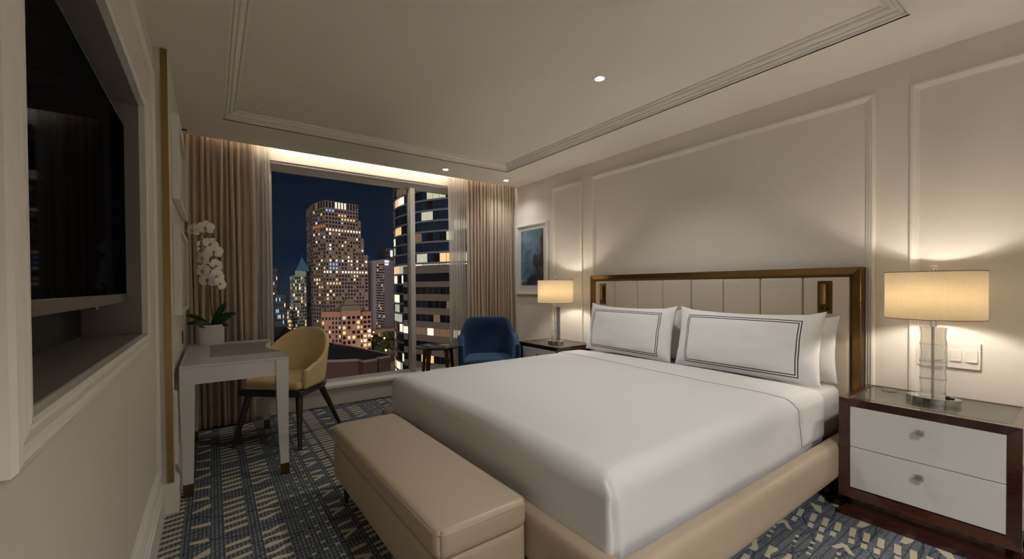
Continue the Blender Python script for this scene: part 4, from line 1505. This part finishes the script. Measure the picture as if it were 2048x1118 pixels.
LSIGN = lit('sign_white', (235, 240, 255), 2.4)
sign(t, 'HYATT', pp, u, 3.3, LSIGN)
pp2 = pp.copy(); pp2.z -= 2.5
sign(t, 'REGENCY', pp2, u, 2.0, LSIGN)
t = thing('rear_tower', 'dark tower top with a lit white sign behind the pale slab tower', 'building')
s = 1.5
p0 = (.3425 * 365, 365); p1 = (.372 * 365, 365)
bm = new(); prism(bm, [SC(p0, s), SC(p1, s), SC((p1[0], 380), s), SC((p0[0], 380), s)], GZ, SZ(35.5, s)); obj('concrete_body', bm, CONC_D, t)
R = face_windows(SC(p0, s), SC(p1, s), SZ(10, s), SZ(33, s), 5, 7, .8, .3, lambda i, k: 0); wins_build(t, R, 35)
obj('lit_sign', bx(SC((.354 * 365, 0), s)[0], SC((.359 * 365, 0), s)[0], 365 * s - .5, 365 * s - .1, SZ(28, s), SZ(33.5, s)), LSIGN, t)

# pale green framed building with a glass pyramid top
s = 1.35
G0, G1, G2 = SC((.1344 * 345, 345), s), SC((.1410 * 322, 322), s), SC((.1667 * 330, 330), s)
t = thing('pyramid_top_tower', 'pale green framed tower with a blue pyramid top left of the big tower', 'building')
bm = new(); zg = SZ(9.5, s); prism(bm, [G0, G1, G2, (G2[0] + 3, G2[1] + 25), (G0[0] + 3, G0[1] + 20)], GZ, zg)
prism(bm, [SC((.145 * 330, 330), s), SC((.1667 * 333, 333), s), SC((.167 * 340, 340), s), SC((.145 * 340, 340), s)], zg - 1, SZ(13, s))
obj('facade', bm, GREENB, t)
rnd = random.Random(21)
def pickG(i, k): r_ = rnd.random(); return 3 if r_ < .04 else (7 if r_ < .16 else (2 if r_ < .20 else (5 if r_ < .45 else 1)))
R = face_windows(G1, G2, SZ(-29, s), zg - .8, 7, 16, .78, .7, pickG) + face_windows(G0, G1, SZ(-29, s), zg - .8, 5, 16, .7, .6, pickG)
wins_build(t, R, 99)
bm = new(); c = SC((.1588 * 336, 336), s); w = 6.0
base = [bm.verts.new((c[0] + a * w, c[1] + b * w, SZ(13, s))) for a, b in ((-1, -1), (1, -1), (1, 1), (-1, 1))]; ap = bm.verts.new((c[0], c[1], SZ(23.4, s)))
bm.faces.new(base[::-1])
for i in range(4): bm.faces.new((base[i], base[(i + 1) % 4], ap))
tube(bm, [(c[0], c[1], SZ(23, s)), (c[0], c[1], SZ(25.5, s))], .15, 6)
obj('pyramid_roof', bm, ROOFB, t)

# dark towers far left
for (ra, rb, Y, z, seed, lb) in ((.096, .112, 300, 13, 31, 'dark tower at the left edge of the window with blue lights'), (.108, .1266, 280, -3.2, 32, 'lower dark tower left of the pale green tower'), (.124, .136, 420, -19, 33, 'small distant block between the dark and green towers')):
    t = thing('dark_tower', lb, 'building')
    bm = new(); prism(bm, [(ra * Y, Y), (rb * Y, Y), (rb * Y + 3, Y + 18), (ra * Y - 1, Y + 18)], GZ, z); obj('facade', bm, CONC_D if seed < 33 else CONC_B, t)
    rnd = random.Random(seed)
    R = face_windows((ra * Y, Y), (rb * Y, Y), -38, z - 1, 6, int((z + 37) / 3.2), .7, .6, lambda i, k: (6 if rnd.random() < .10 else (2 if rnd.random() < (.10 if k > 3 else .5) else 1)))
    wins_build(t, R, 60)

# brick block with a copper hipped roof
s = 1.5
t = thing('brick_block', 'pinkish brick block with a pale hipped roof in front of the tower', 'building')
K = [(.1964 * 188, 188), (.2325 * 184, 184), (.2395 * 180, 180), (.2815 * 180, 180), (.306 * 185, 185)]
bm = new()
prism(bm, [SC(K[0], s), SC((.2385 * 184, 184), s), SC((.2385 * 184 + 3, 200), s), SC((K[0][0] + 3, 200), s)], GZ, SZ(-9.2, s))
prism(bm, [SC(K[2], s), SC(K[3], s), SC((K[3][0] + 2, 196), s), SC((K[2][0] + 2, 196), s)], GZ, SZ(-8.6, s))
prism(bm, [SC((K[3][0], 183), s), SC(K[4], s), SC((K[4][0] + 2, 200), s), SC((K[3][0] + 2, 200), s)], GZ, SZ(-9.6, s))
obj('brick_walls', bm, BRICKP, t)
rnd = random.Random(8)
pk = lambda i, k: (2 if rnd.random() < .10 else (7 if rnd.random() < .12 else (5 if rnd.random() < .3 else 0)))
R = face_windows(SC(K[2], s), SC(K[3], s), SZ(-29, s), SZ(-10.5, s), 4, 9, .6, .62, pk)
R += face_windows(SC(K[0], s), SC((.2385 * 184, 184), s), SZ(-28, s), SZ(-11, s), 6, 9, .5, .6, pk)
R += face_windows(SC((K[3][0], 183), s), SC(K[4], s), SZ(-29, s), SZ(-11, s), 3, 9, .7, .6, lambda i, k: 7 if rnd.random() < .3 else (3 if rnd.random() < .2 else 0))
wins_build(t, R, 99)
bm = new(); cx, cy = .2545 * 187 * s, 187 * s
loft(bm, [[(cx + a * w, cy + b * w, SZ(z, s)) for a, b in ((-1, -1), (1, -1), (1, 1), (-1, 1))] for w, z in ((6.4, -8.6), (4.6, -6.6))])
loft(bm, [[(cx + a * w, cy + b * w, SZ(z, s)) for a, b in ((-1, -1), (1, -1), (1, 1), (-1, 1))] for w, z in ((4.3, -6.3), (1.8, -3.9))])
obj('hipped_roof', bm, ROOFC, t)

# round glass tower
t = thing('glass_tower', 'curved dark glass office tower with lit floors behind the mullion', 'building')
s = 1.08; Rr = 43.2; cx, cy = 104.4, 160.9
bm = new(); lathe(bm, [(Rr - .5, GZ), (Rr - .5, 62)], 96, cx, cy); obj('core', bm, CONC_D, t)
a0 = math.atan2(-cy, -cx)                     # towards the camera
rings_bm = new(); fhB = 3.85; ztop = 56
R = []
rnd = random.Random(77)
nf = int((ztop - GZ) / fhB)
for k in range(nf + 1):
    z = ztop - k * fhB
    lathe(rings_bm, [(Rr - .6, z - .35), (Rr + .30, z - .35), (Rr + .30, z + .35), (Rr - .6, z + .35)], 96, cx, cy)
obj('floor_bands', rings_bm, SPAN, t)
da = math.radians(3.75)
for k in range(1, nf):
    z0 = ztop - k * fhB + .38; z1 = z0 + fhB - .75
    y_here = z0
    run = 0; cur = 1
    for j in range(-9, 26):
        a = a0 - j * da
        if run <= 0:
            r_ = rnd.random(); run = rnd.randint(1, 4)
            low = z0 < 8
            cur = (3 if r_ < .05 else 7 if r_ < .13 else 2 if r_ < .18 else 6 if r_ < .20 else 5 if r_ < .32 else 1) if not low else (3 if r_ < .25 else 7 if r_ < .45 else 2 if r_ < .55 else 1)
        run -= 1
        mi = cur
        if abs(z0 - 27.5) < 2 and -6 <= j <= -1: mi = 4
        if abs(z0 - 16) < 2 and -6 <= j <= 0: mi = 3
        if abs(z0 - 31.5) < 2 and 3 > j >= -6: mi = 7
        p = Vector((cx + Rr * math.cos(a + .004), cy + Rr * math.sin(a + .004), 0)); q = Vector((cx + Rr * math.cos(a + da - .004), cy + Rr * math.sin(a + da - .004), 0))
        u = (q - p); W = u.length; u.normalize(); n = Vector((u.y, -u.x, 0))
        mid = (p + q) / 2
        if n.dot(mid - Vector((cx, cy, 0))) < 0: n = -n
        R.append((p, u, W, z0, z1, n, mi if not (mi == 1 and rnd.random() < .3) else 0))
wins_build(t, R, 99)

# concrete office block with strip windows
t = thing('concrete_block', 'beige concrete block with dark strip windows behind the side table', 'building')
C0, C1 = (46.3, 120), (54.6, 97)
C1 = (.545 * 98, 98)
bm = new(); prism(bm, [C0, C1, (C1[0] + 14, C1[1] + 6), (C0[0] + 20, C0[1] + 12)], GZ, 7.2); obj('concrete_body', bm, CONC_B, t)
zz = 4.9
R = []
for k in range(11):
    h_ = 2.0 if k else 2.3
    R += face_windows(C0, C1, zz - h_, zz, 9 if k else 12, 1, .96 if k else .985, 1, lambda i, kk: 0 if k < 2 else {4: (5 if i % 4 else 3), 5: 0, 6: (2 if i in (3, 4) else 0)}.get(k, (5 if (i * 7 + k * 3) % 11 == 0 else 0)))
    zz -= 3.87
wins_build(t, R, 99)

# low roofs in the foreground
t = thing('brick_roof_building', 'low brown brick building with a dark flat roof below the window', 'building')
ft = [(8.6, 46.4), (10.45, 45.2), (12.2, 44.5), (12.4, 43.3), (13.9, 43.5), (14.0, 44.2), (15.7, 44.6), (16.1, 45.7), (15.3, 49.6), (14.2, 55.2), (12.6, 60.7), (11.2, 66), (8.2, 62), (7.2, 54)]
bm = new(); prism(bm, ft, GZ, -6.5); obj('brick_walls', bm, BRICKM, t)
bm = new(); c_ = Vector((12.5, 50)); inner = [tuple(Vector(p) * .985 + c_ * .015) for p in ft]
loft(bm, [[(x, y, z) for x, y in q] for q, z in ((ft, -6.5), (ft, -6.25), (inner, -6.25), (inner, -6.4))], cap=False); obj('parapet', bm, CONC_A, t)
bm = new(); prism(bm, inner, -6.5, -6.38); obj('flat_roof', bm, ROOFD, t)
bm = new(); box(bm, 11.4, 12.2, 57, 58, -6.38, -5.9); lathe(bm, [(.25, -5.9), (.3, -5.6), (.2, -5.45)], 12, 11.8, 57.5); obj('roof_vent', bm, CONC_D, t)
t = thing('warehouse_roof', 'dark low roof at the lower left of the window behind the desk', 'building')
bm = new(); prism(bm, [(4.5, 49), (6.9, 54), (7.9, 63), (10.9, 68), (11.5, 80), (5.5, 84)], GZ, -6.4); obj('brick_walls', bm, BRICKM, t)
bm = new(); loft(bm, [[(4.4, 48.8, -6.4), (7.9, 62.5, -6.4), (11.6, 80.3, -6.4), (5.4, 84.3, -6.4)], [(5.6, 56, -5.1), (7.4, 64, -5.1), (9.3, 76, -5.1), (6.6, 78, -5.1)]]); obj('low_roof', bm, ROOFD, t)
bm = new(); box(bm, 8.0, 9.2, 76, 79, -5.2, -4.2); obj('roof_housing', bm, CONC_D, t)

# street level
st_ = obj('street', bx(-900, 1200, 30, 1500, GZ - .2, GZ), mat('asphalt_street', (40, 37, 35), .9, var=.2, scale=.1), kind='structure')
obj('podium', bx(.31 * 395, .372 * 395, 395, 402, GZ, GZ + 9), mat('podium_stone', (150, 120, 96), .8, var=.1, scale=.2), kind=None)
tag(bpy.data.objects['podium'], 'lit stone podium at the foot of the pale slab tower', 'building')
LEAFY = mat('street_leaves', (60, 62, 30), .9, var=.4, scale=1)
rnd = random.Random(4)
SL = mat('street_lamp_glow', (255, 190, 110), emit=(255, 180, 90), estr=14 * CITYK)
tree_lb = ['street tree nearest the brick block, under warm street lights', 'street tree left of the junction below the slab tower', 'broad street tree beside the low brick roof', 'street tree close to the curved glass tower', 'street tree farthest along the avenue', 'small street tree in front of the lit podium']
for i, (ra, Y, h) in enumerate(((.312, 306, 9), (.317, 345, 9), (.326, 286, 9), (.345, 300, 10), (.334, 368, 9), (.350, 376, 8))):
    t = thing('street_tree', tree_lb[i], 'tree', (ra * Y, Y, GZ), 0, 'street trees below the towers')
    bm = new(); tube(bm, [(0, 0, 0), (.1, 0, h * .5)], [.35, .2], 8); obj('trunk', bm, STEM, t)
    bm = new()
    for q in range(7):
        vs = bmesh.ops.create_icosphere(bm, subdivisions=2, radius=h * rnd.uniform(.2, .32))['verts']
        o_ = Vector((rnd.uniform(-.35, .35) * h, rnd.uniform(-.3, .3) * h, h * rnd.uniform(.5, .85)))
        for v in vs: v.co = v.co * (1 + .25 * mnoise.noise(v.co * 1.3 + o_)) + o_
    obj('crown', bm, LEAFY, t)
lamp_lb = ['warm street lamp nearest the low brick roof', 'warm street lamp by the podium of the slab tower', 'warm street lamp at the foot of the curved glass tower', 'warm street lamp at the left end of the avenue', 'warm street lamp between the street trees']
for i, (ra, Y, h) in enumerate(((.3245, 225, 9), (.311, 372, 9), (.3405, 262, 9), (.3075, 352, 8), (.337, 332, 8))):
    t = thing('street_lamp', lamp_lb[i], 'street lamp', (ra * Y, Y, GZ), 0, 'street lamps below the towers')
    bm = new(); tube(bm, [(0, 0, 0), (0, 0, h)], .12, 6); obj('pole', bm, STEEL, t)
    bm = new(); bmesh.ops.create_icosphere(bm, subdivisions=2, radius=.9 if i == 0 else .55); bmesh.ops.translate(bm, vec=(0, 0, h), verts=bm.verts[:]); g = obj('globe', bm, SL, t)
    l = add_light('street_lamp_light', 'POINT', (0, -1.2, h), 2600, (1, .66, .34), size=.4); l.parent = t
